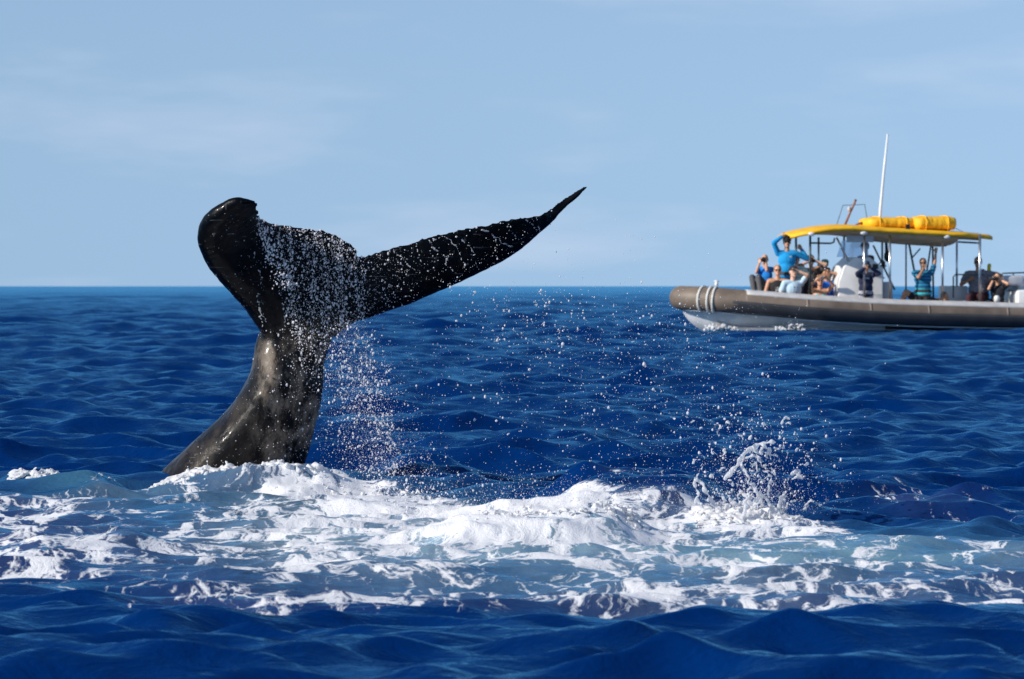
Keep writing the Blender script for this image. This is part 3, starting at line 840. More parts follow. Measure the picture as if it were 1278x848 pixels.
# hull: V sections
hs = [(-4.05, .03, .64, .52), (-3.90, .10, .59, .30), (-3.62, .32, .55, .08), (-3.25, .55, .51, -.09), (-2.4, .86, .43, -.24), (-1.1, 1.06, .31, -.33), (.6, 1.12, .26, -.36), (6.5, 1.12, .12, -.36)]
H_ = interp(hs, 5); rings_ = []
for u, w_, zc, zk in H_:
    rings_.append([(u,-w_,zc+.16),(u,-w_*1.03,zc),(u,-w_*.62,zc*.45+zk*.55),(u,0,zk),(u,w_*.62,zc*.45+zk*.55),(u,w_*1.03,zc),(u,w_,zc+.16)])
m_ = MB(); m_.loft(rings_); m_.build('hull', M_hull, boat)
m_ = MB()
rings_ = []
for u, w_, zc, zk in [h_ for h_ in H_ if h_[0] > .1]:
    rings_.append([(u,-w_*1.05,zc+.02),(u,-w_*1.06,zc-.06),(u,-w_*.72,(zc*.45+zk*.55)-.05),(u,-w_*.70,(zc*.45+zk*.55)),(u,-w_*1.0,zc-.02)])
m_.loft(rings_); m_.build('black_bottom_band', M_black, boat)  # black strip along the aft hull below the tube
m_ = MB(); m_.tube([(u, -w_*1.05-.02, zc+.02) for u, w_, zc, zk in H_ if -3.9 < u < .5], .035, 8); m_.build('spray_chine', M_white, boat)
m_ = MB(); m_.box(-3.0, 6.4, -1.05, 1.05, .06, .12); m_.build('deck', M_deck, boat, False)
m_ = MB()
m_.add([(-3.3,-.40,.42),(-1.0,-.92,.42),(-1.0,.92,.42),(-3.3,.40,.42),(-3.3,-.40,.12),(-1.0,-.92,.12),(-1.0,.92,.12),(-3.3,.40,.12)],
       [(0,1,2,3),(4,7,6,5),(0,4,5,1),(1,5,6,2),(2,6,7,3),(3,7,4,0)])
m_.build('bow_deck', M_deck, boat, False)
def rbox(name, mat, x0, x1, y0, y1, z0, z1, bev=.03, parent=None):
    m_ = MB(); m_.box(x0, x1, y0, y1, z0, z1); o = m_.build(name, mat, parent or boat)
    return bake(o, [('BEVEL', dict(width=bev, segments=3))])
# bow benches
rbox('bench', M_white, -2.10, -1.12, -.42, -.02, .42, .575); rbox('bench', M_white, -1.06, -.52, -.60, -.22, .12, .36); rbox('bench', M_white, -1.0, -.48, -.16, .22, .12, .53); rbox('bench', M_white, -1.50, -1.04, .30, .66, .42, .64)
rbox('bench', M_vin, U(1112), U(1186), -.56, -.12, .12, .60); rbox('helm_step', M_deck, U(1080), U(1104), .56, 1.0, .12, .36)

# console
def prism(name, mat, prof, y0, y1, bev=.03, parent=None):
    n_ = len(prof); m_ = MB(); m_.add([(u, y0, z) for u, z in prof]+[(u, y1, z) for u, z in prof],
        [tuple(range(n_)), tuple(reversed(range(n_, 2*n_)))]+[(k, n_+k, n_+(k+1) % n_, (k+1) % n_) for k in range(n_)])
    o = m_.build(name, mat, parent or boat)
    bm = bmesh.new(); bm.from_mesh(o.data); bmesh.ops.recalc_face_normals(bm, faces=bm.faces); bm.to_mesh(o.data); bm.free()
    return bake(o, [('BEVEL', dict(width=bev, segments=3))])
con = prism('console', M_white, [(U(1037),.12),(U(1039),Z(352)),(U(1046),Z(333)),(U(1059),Z(321)),(U(1071),Z(323)),(U(1072),.12)], -.55, .55)
con2 = prism('console_pod', M_white, [(U(1072.5),.12),(U(1072.5),Z(322)),(U(1080),Z(321.5)),(U(1097),Z(335)),(U(1097),.12)], -.50, .50, .03, con)
m_ = MB(); m_.box(U(1076), U(1095), -.508, -.503, Z(368), Z(344)); m_.build('locker_door', M_white, con, False)
m_ = MB(); m_.box(U(1083), U(1090), -.514, -.507, Z(336), Z(330)); m_.build('instrument', M_dark, con, False)
m_ = MB(); m_.add([(U(1050),-.5,Z(321)),(U(1050),.5,Z(321)),(U(1056),.42,Z(300)),(U(1056),-.42,Z(300)),(U(1051),-.5,Z(321)),(U(1051),.5,Z(321)),(U(1057),.42,Z(300)),(U(1057),-.42,Z(300))],[(0,1,2,3),(7,6,5,4),(0,4,5,1),(3,2,6,7),(0,3,7,4),(1,5,6,2)])
m_.add([(U(1051),-.5,Z(321)),(U(1078),-.48,Z(321)),(U(1078),-.42,Z(302)),(U(1057),-.42,Z(302)),(U(1051),-.49,Z(321)),(U(1078),-.47,Z(321)),(U(1078),-.41,Z(302)),(U(1057),-.41,Z(302))],[(0,1,2,3),(7,6,5,4),(0,4,5,1),(3,2,6,7),(0,3,7,4),(1,5,6,2)])
m_.build('windscreen', M_glass, con, False)
rbox('helm_seat', M_vin, U(1100), U(1112), -.3, .3, .12, Z(352), .04)
m_ = MB(); m_.tube([(U(1098)+.10*math.cos(a_), 0+.2*math.sin(a_), Z(334)+.17*math.sin(a_)*0+.17*math.cos(a_)) for a_ in [k*math.pi/10 for k in range(21)]], .015, 6); m_.build('steering_wheel', M_dark, con)
# hanging gear behind the console
m_ = MB(); m_.ell((U(1111), .15, Z(320)), .09, .08, .14); m_.capsule((U(1109), .15, Z(300)), (U(1110), .15, Z(315)), .03, .045); m_.capsule((U(1106), .12, Z(328)), (U(1106), .12, Z(333)), .035, .03); m_.build('hanging_gear', M_dark, boat)

# canopy: yellow top sheet over a hung underside
cprof = [(U(976),Z(295.5)),(U(985),Z(292.3)),(U(1000),Z(289)),(U(1020),Z(285.5)),(U(1045),Z(284)),(U(1075),Z(285.5)),(U(1110),Z(287.5)),(U(1150),Z(289.5)),(U(1190),Z(292)),(U(1215),Z(294)),(U(1236),Z(296))]
CPF = interp(cprof, 3); rings_ = []
for i, (u, z) in enumerate(CPF):
    t_ = i/(len(CPF)-1); hw_ = 1.12*min(1, .62+2.2*t_, .50+2.6*(1-t_)); th_ = .022+.028*math.sin(math.pi*t_)
    ring = []
    for k in range(-6, 7):
        q_ = k/6; sag = .010*math.sin(i*2.1)*(abs(q_)**3)
        ring.append((u, q_*hw_, z+.07*(1-q_*q_)+sag))
    for k in range(6, -7, -1):
        q_ = k/6; ring.append((u, q_*hw_, z+.07*(1-q_*q_)-th_-(.05 if abs(k) == 6 else 0)))
    rings_.append(ring)
m_ = MB(); m_.loft(rings_); can = m_.build('canopy', M_yel, boat)
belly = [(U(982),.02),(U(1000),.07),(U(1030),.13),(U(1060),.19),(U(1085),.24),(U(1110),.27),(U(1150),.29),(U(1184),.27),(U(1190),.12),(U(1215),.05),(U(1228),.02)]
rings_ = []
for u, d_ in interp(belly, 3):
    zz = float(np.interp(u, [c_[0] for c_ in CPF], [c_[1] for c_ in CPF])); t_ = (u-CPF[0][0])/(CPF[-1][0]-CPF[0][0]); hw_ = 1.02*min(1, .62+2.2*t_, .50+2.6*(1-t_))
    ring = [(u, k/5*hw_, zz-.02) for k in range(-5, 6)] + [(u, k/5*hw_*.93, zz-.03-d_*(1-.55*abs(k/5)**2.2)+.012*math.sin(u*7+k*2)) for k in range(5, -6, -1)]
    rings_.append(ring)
m_ = MB(); m_.loft(rings_); m_.build('underside_lining', M_under, can)
for px_, py_ in ((998, 293), (1064, 291.5), (1170, 296)):
    m_ = MB(); m_.ell((U(px_), -1.08, Z(py_)), .09, .05, .055); m_.build('deck_light', M_white, can)
m_ = MB(); m_.box(U(1047), U(1081), -.75, -.70, Z(303), Z(295)); m_.build('electronics_box', M_vin, can, False)

# canopy frame
def pipe(name, pts, r=.024, mat=M_steel, par=None):
    m_ = MB(); m_.tube(pts, r, 10); return m_.build(name, mat, par or boat)
def post(px0, py0, px1, py1, w_, mat=M_steel, r=.028, name='canopy_post', w1=None): return pipe(name, [(U(px0), w_, Z(py0)), (U(px1), w_ if w1 is None else w1, Z(py1))], r, mat)
post(1001, 290, 1001, 366, -.70, M_dsteel); post(1001, 290, 1001, 362, .75, M_dsteel)
pipe('frame_rail', [(U(1001), -.70, Z(304)), (U(1027), -.70, Z(304.5)), (U(1031), -.70, Z(303)), (U(1032), -.70, Z(298))], .022, M_dsteel)
post(1032, 296, 1032, 350, .9); post(1037, 297, 1052, 326, -.5, M_steel, .024, 'frame_brace')
post(1066, 293, 1066, 376, -.98); post(1098, 294, 1098, 379, -1.02); post(1066, 293, 1066, 372, .98); post(1115, 300, 1115, 379, .95)
post(1103, 306, 1131, 362, .92, M_dsteel, .022, 'frame_brace'); pipe('frame_rail', [(U(1098), .9, Z(347)), (U(1117), .9, Z(347))], .02, M_dsteel); pipe('frame_rail', [(U(1098), .5, Z(332)), (U(1114), .5, Z(332))], .02, M_dsteel)
post(1146, 303, 1146, 372, .95, M_dsteel, .02); post(1149, 303, 1160, 358, .9, M_dsteel, .026, 'frame_brace'); post(1165, 302, 1165, 380, -1.02)
post(1178, 304, 1169, 360, .9, M_dsteel, .022, 'frame_brace'); post(1180, 304, 1181, 375, .9, M_dsteel, .024); post(1152, 322, 1163, 310, .85, M_dsteel, .018, 'frame_brace')
post(1213, 293, 1213, 381, -1.0, M_steel, .032); post(1213, 293, 1213, 374, 1.0)
pipe('frame_rail', [(U(1186), -.95, Z(302.5)), (U(1212), -1.0, Z(304))], .022, M_dsteel)
pipe('stay_wire', [(U(1188), 0, Z(281)), (U(1213), 0, Z(292.5))], .006, M_dsteel)
# antenna and radar-less mast
m_ = MB(); m_.tube([(U(1095), -.25, Z(287)), (U(1096.3), -.25, Z(262)), (U(1101), -.25, Z(212)), (U(1105.5), -.25, Z(168))], [.040, .036, .030, .022], 10); m_.build('whip_antenna', M_white, boat)
mast = pipe('mast', [(U(1054), .1, Z(285)), (U(1062), .1, Z(266)), (U(1068), .1, Z(253)), (U(1069.5), .1, Z(249))], .028, M_rust)
m_ = MB(); m_.ell((U(1061), .1, Z(261)), .045, .045, .065); m_.build('mast_light', M_vin, mast)
pipe('mast_frame', [(U(1044), .1, Z(284)), (U(1053), .1, Z(256.5)), (U(1081), .1, Z(255.3)), (U(1085.5), .1, Z(284))], .009, M_dsteel, mast)
pipe('horn', [(U(1061), -.2, Z(284)), (U(1068), -.2, Z(280)), (U(1074), -.2, Z(279))], [.02, .02, .04], M_rust, mast)
m_ = MB(); m_.box(U(1119), U(1124), -.98, -.93, Z(287), Z(281)); m_.build('roof_lamp', M_dark, boat, False)

# stern: engine well box, rear seat, rail, outboard cowling
rbox('stern_locker', M_white, U(1187), U(1216), .20, .9, .12, Z(357), .04)
rbox('rear_seat', M_white, U(1204), U(1258), -.38, .15, .12, .76, .04); rbox('step_box', M_white, U(1228), U(1256), -.84, -.42, .12, .52, .04)
st_ = rbox('seat_back', M_vin, U(1246), U(1274), -.80, .8, Z(357), Z(344), .06)
rbox('transom_box', M_white, U(1262), U(1300), -.95, .95, .12, Z(362), .06)
rbox('engine_cowling', M_white, U(1268), U(1330), -.45, .45, Z(370), Z(349), .12)
pipe('stern_rail', [(U(1185), -.6, Z(372)), (U(1185), -.6, Z(346)), (U(1187.5), -.6, Z(343)), (U(1225), -.6, Z(343))], .018, M_dsteel)
pipe('stern_rail', [(U(1246), -.75, Z(350)), (U(1246), -.75, Z(341.5)), (U(1260), -.75, Z(341)), (U(1274), -.75, Z(340.5)), (U(1276), -.75, Z(346))], .018, M_dsteel)
pipe('stern_rail', [(U(1260), -.75, Z(341)), (U(1260), -.75, Z(348))], .014, M_dsteel)
m_ = MB(); m_.tube([(U(1236), -.93, Z(377)), (U(1236), -.93, Z(371)), (U(1236), -.93, Z(369))], [.07, .07, .04], 14); m_.build('fuel_filler', M_white, boat)

# yellow bundles lashed on the canopy
def bundle(px0, px1, pyb, pyt, w0, w1, seed, label):
    rings_ = []; n_ = 18; q = random.Random(seed)
    for i in range(n_+1):
        t_ = i/n_; u = U(px0)+(U(px1)-U(px0))*t_
        e_ = max(.30, 1-(abs(2*t_-1))**10*.6); zc = (Z(pyb)+Z(pyt))/2; hz = (Z(pyt)-Z(pyb))/2*e_; hw_ = (w1-w0)/2*e_
        ring = []
        for k in range(24):
            a_ = 2*math.pi*k/24; ca, sa = math.cos(a_), math.sin(a_)
            wr = 1+.045*math.sin(i*2.4+k*.8+seed)+.03*q.uniform(-1, 1)
            ring.append((u-U((px0+px1)/2), math.copysign(abs(ca)**.6, ca)*hw_*wr, math.copysign(abs(sa)**.6, sa)*hz*wr))
        rings_.append(ring)
    m_ = MB(); m_.loft(rings_)
    o = m_.build('life_float', M_yel, None, True, BM @ Vector((U((px0+px1)/2), (w0+w1)/2, (Z(pyb)+Z(pyt))/2)), (0, 0, YAW))
    tag(o, label, 'life float', 'yellow bundles on the canopy')
    for t_ in (.25, .75):
        u = (t_-.5)*(U(px1)-U(px0)); m2 = MB()
        hz = (Z(pyt)-Z(pyb))/2+.008; hw_ = (w1-w0)/2+.012
        m2.tube([(u, math.copysign(abs(math.cos(a_))**.6, math.cos(a_))*hw_*1.04, math.copysign(abs(math.sin(a_))**.6, math.sin(a_))*hz*1.03) for a_ in [k*math.pi/16 for k in range(33)]], .014, 6)
        m2.build('lashing_strap', M_yel, o)
    return o
bundle(1074, 1142, 286, 271.5, -.62, .55, 2, 'flatter yellow canvas bundle beside the white antenna on the canopy')
bundle(1133, 1190, 288, 270.5, -.80, .15, 4, 'fuller folded yellow canvas bundle behind the antenna on the canopy')

# ------------------------------------------------------------------ people aboard
def skin_material(name, col):
    m = plain(name, col, .45, 0, .10, 14)
    b = m.node_tree.nodes['Principled BSDF']; b.inputs['Subsurface Weight'].default_value = .08; b.inputs['Subsurface Radius'].default_value = (.02, .008, .004); b.inputs['Subsurface Scale'].default_value = 1
    return m
SK = {'tan': skin_material('tanned_skin', (.62, .32, .19)), 'fair': skin_material('fair_skin', (.74, .46, .33)), 'deep': skin_material('deep_tanned_skin', (.42, .21, .12))}
_cm = {}
def cloth(col, rough=.85):
    key = (col, rough)
    if key not in _cm: _cm[key] = plain('cloth_%d' % len(_cm), col, rough, 0, .14, 22, .006)
    return _cm[key]
def striped(name, c1, c2, freq, c3=None, split=None):
    m, n, b = newmat(name); l = n.links.new
    t = n.nodes.new('ShaderNodeTexCoord'); sp_ = n.nodes.new('ShaderNodeSeparateXYZ'); l(t.outputs['Object'], sp_.inputs[0])
    q = n.nodes.new('ShaderNodeMath'); q.operation = 'MULTIPLY'; q.inputs[1].default_value = freq; l(sp_.outputs['Z'], q.inputs[0])
    f = n.nodes.new('ShaderNodeMath'); f.operation = 'FRACT'; l(q.outputs[0], f.inputs[0])
    g = n.nodes.new('ShaderNodeMath'); g.operation = 'GREATER_THAN'; g.inputs[1].default_value = .5; l(f.outputs[0], g.inputs[0])
    x = n.nodes.new('ShaderNodeMix'); x.data_type = 'RGBA'; x.inputs['A'].default_value = c1+(1,); x.inputs['B'].default_value = c2+(1,); l(g.outputs[0], x.inputs['Factor'])
    o = x.outputs['Result']
    if c3:
        h = n.nodes.new('ShaderNodeMath'); h.operation = 'LESS_THAN'; h.inputs[1].default_value = split; l(sp_.outputs['Z'], h.inputs[0])
        y = n.nodes.new('ShaderNodeMix'); y.data_type = 'RGBA'; l(h.outputs[0], y.inputs['Factor']); l(o, y.inputs['A']); y.inputs['B'].default_value = c3+(1,); o = y.outputs['Result']
    l(o, b.inputs['Base Color']); b.inputs['Roughness'].default_value = .8; return m
def patterned(name, c1, c2, scale):
    m, n, b = newmat(name); l = n.links.new
    t = n.nodes.new('ShaderNodeTexCoord'); v = n.nodes.new('ShaderNodeTexVoronoi'); v.inputs['Scale'].default_value = scale; l(t.outputs['Object'], v.inputs['Vector'])
    g = n.nodes.new('ShaderNodeMath'); g.operation = 'GREATER_THAN'; g.inputs[1].default_value = .45; l(v.outputs['Distance'], g.inputs[0])
    x = n.nodes.new('ShaderNodeMix'); x.data_type = 'RGBA'; x.inputs['A'].default_value = c1+(1,); x.inputs['B'].default_value = c2+(1,); l(g.outputs[0], x.inputs['Factor'])
    l(x.outputs['Result'], b.inputs['Base Color']); b.inputs['Roughness'].default_value = .85; return m
M_lens = plain('dark_lens', (.01, .01, .012), .1, 0, .1, 5)
M_eye = plain('eye_dark', (.02, .015, .012), .3, 0, .1, 5)
M_lip = plain('lip', (.42, .16, .13), .5, 0, .1, 9)
HAIR = {k: plain('hair_'+k, c_, .6, 0, .25, 40, .01) for k, c_ in dict(dark=(.018, .013, .010), brown=(.07, .04, .022), blond=(.42, .27, .11), grey=(.30, .28, .26)).items()}

def ik(S, T, l1, l2, pole):
    d = T-S; D = d.length
    if D > (l1+l2)*.995: T = S+d.normalized()*(l1+l2)*.995; d = T-S; D = d.length
    if D < .06: D = .06
    a_ = (l1*l1-l2*l2+D*D)/(2*D); h = math.sqrt(max(1e-6, l1*l1-a_*a_)); t = d.normalized()
    p = (pole-t*pole.dot(t)); p = p.normalized() if p.length > 1e-4 else Vector((0,0,-1))
    return S+t*a_+p*h, T

def person(px, py, w_, pose, label, rot=0, k=1.0, skin='tan', top='tee', tcol=None, bottom='shorts', bcol=None, hair='dark', hat=None, glasses=False,
           armL=None, armR=None, poleL=(.6, 0, -.8), poleR=(-.6, 0, -.8), legs=None, wide=1.16, hturn=0, spine=None, longhair=False):
    """armL/armR: wrist offset from the head centre in the boat frame (x right, y away, z up). L = picture-right arm."""
    Hc = Vector((U(px), w_, Z(py))); th_ = R(rot); f = Vector((-math.sin(th_), -math.cos(th_), 0)); sd_ = Vector((math.cos(th_), -math.sin(th_), 0)); up = Vector((0,0,1))
    hf = R(rot+hturn); hF = Vector((-math.sin(hf), -math.cos(hf), 0)); hS = Vector((math.cos(hf), -math.sin(hf), 0))
    HM = Matrix((hS, -hF, up)).transposed()
    HM = Matrix(((hS.x, -hF.x, 0), (hS.y, -hF.y, 0), (0, 0, 1)))
    TM = Matrix(((sd_.x, -f.x, 0), (sd_.y, -f.y, 0), (0, 0, 1)))
    sv_ = spine if spine else Vector((0, 0, -1))
    sv_ = Vector(sv_).normalized()
    neck = Hc+sv_*.16*k-f*.015; shc = Hc+sv_*.25*k-f*.02; chest = Hc+sv_*.40*k-f*.01; waist = Hc+sv_*.60*k; hips = Hc+sv_*.76*k
    if legs: hips = legs[0]
    SH = {+1: shc+sd_*.175*k*wide, -1: shc-sd_*.175*k*wide}
    HP = {+1: hips+sd_*.085*k, -1: hips-sd_*.085*k}
    KN, AN = {}, {}
    for q_ in (1, -1):
        if legs: KN[q_] = legs[1]+sd_*(.10*q_*k); AN[q_] = legs[2]+sd_*(.10*q_*k)
        elif pose == 'stand': KN[q_] = HP[q_]+Vector((0,0,-.43*k))+f*.03+sd_*.02*q_; AN[q_] = KN[q_]+Vector((0,0,-.41*k))-f*.03
        else: KN[q_] = HP[q_]+f*.40*k+sd_*(.05*q_)-up*.01; AN[q_] = KN[q_]+Vector((0,0,-.40*k))
    base = Vector((Hc.x, Hc.y, min(AN[1].z, AN[-1].z)-.05*k))
    arms = {}
    for q_, tgt, pole in ((1, armL, poleL), (-1, armR, poleR)):
        T = Hc+Vector(tgt)*1.0 if tgt is not None else SH[q_]+sd_*(.05*q_)+f*.12-up*.46*k
        E, T = ik(SH[q_], T, .29*k, .255*k, Vector(pole)); arms[q_] = (SH[q_], E, T)
    # ---- body: one continuous skin
    m_ = MB()
    m_.ell(Hc+up*.02*k, .084*k, .096*k, .110*k, M=HM); m_.ell(Hc-up*.055*k+hF*.018*k, .066*k, .072*k, .076*k, M=HM)
    m_.capsule(Hc+hF*.090*k+up*.01*k, Hc+hF*.108*k-up*.022*k, .010*k, .015*k, 8)
    m_.capsule(Hc+hF*.082*k-up*.088*k, Hc+hF*.084*k-up*.088*k, .020*k, .020*k, 8)
    for q_ in (1, -1): m_.ell(Hc+hS*(.080*q_*k)-up*.005*k, .014*k, .022*k, .034*k, 8, 6, HM)
    m_.capsule(Hc-up*.06*k-hF*.01, neck+sv_*.05, .054*k, .062*k)
    m_.capsule(SH[1]-sd_*.04*k, SH[-1]+sd_*.04*k, .068*k, .068*k)
    m_.ell(chest, .165*k*wide, .112*k*wide, .18*k, M=TM); m_.ell(waist, .145*k*wide, .108*k*wide, .17*k, M=TM); m_.ell(hips, .165*k*wide, .122*k*wide, .135*k, M=TM)
    m_.capsule(chest, hips, .12*k, .12*k)
    for q_ in (1, -1):
        S_, E_, T_ = arms[q_]
        m_.capsule(S_, E_, .056*k, .043*k); m_.capsule(E_, T_, .044*k, .029*k)
        d_ = (T_-E_).normalized(); fw = (f-d_*f.dot(d_)); fw = fw.normalized() if fw.length > .1 else Vector((0,0,1)); sdv = d_.cross(fw).normalized()
        pl = T_+d_*.075*k
        m_.capsule(T_+sdv*.014*k, pl+sdv*.026*k, .022*k, .019*k, 8); m_.capsule(T_-sdv*.014*k, pl-sdv*.026*k, .022*k, .019*k, 8)
        for j, (o1, ln) in enumerate(((-.033, .055), (-.011, .066), (.011, .062), (.033, .048))):
            a0 = pl+sdv*o1*1.05*k; a1_ = a0+(d_*.75+fw*.45).normalized()*ln*.6*k; a2_ = a1_+(d_*.25+fw*.9).normalized()*ln*.6*k
            m_.capsule(a0, a1_, .0100*k, .0095*k, 6); m_.capsule(a1_, a2_, .0095*k, .0085*k, 6)
        t0 = T_+d_*.025*k-sdv*.03*k; t1 = t0+(d_*.6-sdv*.6+fw*.4).normalized()*.045*k; m_.capsule(t0, t1, .0135*k, .011*k, 6); m_.capsule(t1, t1+(d_*.8+fw*.5).normalized()*.03*k, .011*k, .009*k, 6)
        m_.capsule(HP[q_], KN[q_], .088*k*wide, .058*k); m_.capsule(KN[q_], AN[q_], .057*k, .037*k)
        ft = Vector((f.x, f.y, 0)); m_.capsule(AN[q_]-up*.02*k-ft*.03*k, AN[q_]-up*.03*k+ft*.15*k, .035*k, .026*k)
    m_.v = [tuple(Vector(p)-base) for p in m_.v]
    o = m_.build('person', SK[skin], None, True, BM @ base, (0, 0, YAW))
    voxel(o, .0095, 1, .5, .45)
    tag(o, label, 'person', 'people aboard the boat')
    def piece(mb_, name, mat, vox=None, smooth=2):
        mb_.v = [tuple(Vector(p)-base) for p in mb_.v]
        c_ = mb_.build(name, mat, o)
        if vox: voxel(c_, vox, smooth, .5, .5)
        return c_
    g = .016
    # ---- clothes
    m_ = MB(); e_ = g
    m_.ell(chest, .165*k*wide+e_, .112*k*wide+e_, .18*k+e_*.5, M=TM); m_.ell(waist, .145*k*wide+e_*1.6, .108*k*wide+e_*1.5, .17*k, M=TM)
    m_.ell(hips+sv_*.0, .165*k*wide+e_*1.3, .122*k*wide+e_*1.3, .10*k, M=TM); m_.capsule(chest, hips, .12*k+e_, .12*k+e_)
    if top == 'tank':
        for q_ in (1, -1): m_.capsule(SH[q_]-sd_*(q_*.075*k)+up*.052*k, chest+sd_*(q_*.07*k)-up*0, .030*k, .05*k)
    else:
        m_.capsule(SH[1]-sd_*.04*k, SH[-1]+sd_*.04*k, .068*k+e_*.7, .068*k+e_*.7)
        for q_ in (1, -1):
            S_, E_, T_ = arms[q_]
            if top == 'long': m_.capsule(S_, E_, .056*k+e_, .043*k+e_); m_.capsule(E_, E_+(T_-E_)*.90, .044*k+e_, .029*k+e_)
            else: m_.capsule(S_, S_+(E_-S_)*.62, .056*k+e_, .050*k+e_*1.3)
    if top == 'bikini':
        m_ = MB()
        for q_ in (1, -1): m_.ell(chest+f*.085*k+sd_*(.07*q_*k)+up*.02, .075*k, .055*k, .065*k, M=TM)
        m_.tube([chest+up*.02+(sd_*math.cos(a_)*(.165*k*wide+.008)-f*math.sin(a_)*(.112*k*wide+.008)) for a_ in [j*math.pi/12 for j in range(25)]], .014, 6)
        piece(m_, 'bikini_top', tcol)
    else: shirt = piece(m_, 'tank_top' if top == 'tank' else 'jacket' if top == 'jacket' else 'shirt', tcol, .014)
    m_ = MB(); m_.ell(hips-sv_*.02, .165*k*wide+.02, .122*k*wide+.02, .135*k, M=TM)
    for q_ in (1, -1):
        fr = .62 if bottom == 'shorts' else 1.0
        m_.capsule(HP[q_], HP[q_]+(KN[q_]-HP[q_])*fr, .088*k*wide+.018, (.072 if fr < 1 else .060)*k+.022)
        if fr == 1: m_.capsule(KN[q_], KN[q_]+(AN[q_]-KN[q_])*.9, .060*k+.02, .05*k+.018)
    piece(m_, bottom, bcol or cloth((.03, .03, .035)), .015)
    # ---- hair, hat, glasses, eyes
    if hair:
        m_ = MB(); m_.ell(Hc+up*.036*k-hF*.016*k, .093*k, .099*k, .106*k, M=HM)
        if longhair: m_.capsule(Hc-hF*.05*k, Hc-hF*.075*k-up*.20*k, .075*k, .05*k)
        # cut the face free
        hm = MB()
        hm.v, hm.f = m_.v, m_.f
        c_ = hm; hx = piece(hm, 'hair', HAIR[hair])
        bm = bmesh.new(); bm.from_mesh(hx.data); pc = Hc-base+hF*.028*k+up*.052*k
        bad = [v for v in bm.verts if (v.co-pc).dot(hF-up*.55) > 0 and v.co.z < (Hc-base).z+.12]
        bmesh.ops.delete(bm, geom=bad, context='VERTS'); bm.to_mesh(hx.data); bm.free()
    if hat:
        m_ = MB(); rg = []
        for a_, rr_ in ((-5, 1.0), (15, 1.0), (40, .86), (62, .58), (80, .22)):
            rg.append([Hc+up*(.052+.088*math.sin(R(a_)))*k+(HM @ Vector((math.cos(j*math.pi/9)*.100*rr_, math.sin(j*math.pi/9)*.112*rr_, 0)))*k for j in range(18)])
        m_.loft(rg); hh_ = piece(m_, 'cap', hat)
        m_ = MB(); ring1 = [Hc+up*.050*k+(HM @ Vector((math.cos(R(a_))*.088, -math.sin(R(a_))*.10, 0)))*k for a_ in range(20, 161, 14)]
        ring2 = [Hc+up*.036*k+(HM @ Vector((math.cos(R(a_))*.080, -.06-math.sin(R(a_))*.125, 0)))*k for a_ in range(20, 161, 14)]
        n_ = len(ring1); m_.add(ring1+ring2+[p+up*.008 for p in ring1]+[p+up*.008 for p in ring2],
             [(j, j+1, n_+j+1, n_+j) for j in range(n_-1)]+[(2*n_+j, 3*n_+j, 3*n_+j+1, 2*n_+j+1) for j in range(n_-1)]+[(n_+j, n_+j+1, 3*n_+j+1, 3*n_+j) for j in range(n_-1)])
        mm = piece(m_, 'cap_peak', hat); mm.parent = hh_; mm.location = (0,0,0)
    if glasses:
        m_ = MB()
        for q_ in (1, -1): m_.ell(Hc+hF*.090*k+hS*(.034*q_*k)+up*.012*k, .032*k, .014*k, .022*k, 10, 7, HM); m_.capsule(Hc+hF*.075*k+hS*(.068*q_*k)+up*.018*k, Hc-hF*.0*k+hS*(.082*q_*k)+up*.018*k, .005, .005, 6)
        m_.capsule(Hc+hF*.098*k+hS*.02*k+up*.02*k, Hc+hF*.098*k-hS*.02*k+up*.02*k, .005, .005, 6)
        piece(m_, 'sunglasses', M_lens)
    else:
        for q_ in (1, -1): m_ = MB(); m_.ell(Hc+hF*.086*k+hS*(.032*q_*k)+up*.012*k, .013*k, .010*k, .008*k, 8, 6, HM); piece(m_, 'eye', M_eye)
    m_ = MB(); m_.ell(Hc+hF*.086*k-up*.060*k, .026*k, .010*k, .008*k, 8, 6, HM); piece(m_, 'mouth', M_lip)
    return o, Hc, hF, chest, f, TM, base

def chest_print(res, mat, wd, ht, dx_, dz_, name='shirt_print', blobs=None):
    o, Hc, hF, chest, f, TM, base = res
    m_ = MB(); c_ = chest-base
    for (bx, bz, bw, bh) in (blobs or [(0, 0, wd, ht)]):
        rg = []
        pts = []
        for (sx_, sz_) in ((-1,-1),(0,-1),(1,-1),(1,0),(1,1),(0,1),(-1,1),(-1,0)):
            lx = dx_+bx+sx_*bw/2; lz = dz_+bz+sz_*bh/2
            rx_, ry_, rz_ = .185, .134, .20
            yy = -ry_*math.sqrt(max(.2, 1-(lx/rx_)**2-(max(0, abs(lz))/.35)**2))
            pts.append((lx, yy, lz))
        front = [c_+TM @ Vector((x_, y_-.010, z_)) for x_, y_, z_ in pts]; back = [c_+TM @ Vector((x_, y_+.012, z_)) for x_, y_, z_ in pts]
        n_ = 8; m_.add(front+back, [tuple(range(n_)), tuple(reversed(range(n_, 2*n_)))]+[(j, n_+j, n_+(j+1) % n_, (j+1) % n_) for j in range(n_)])
    m_.build(name, mat, o, False)

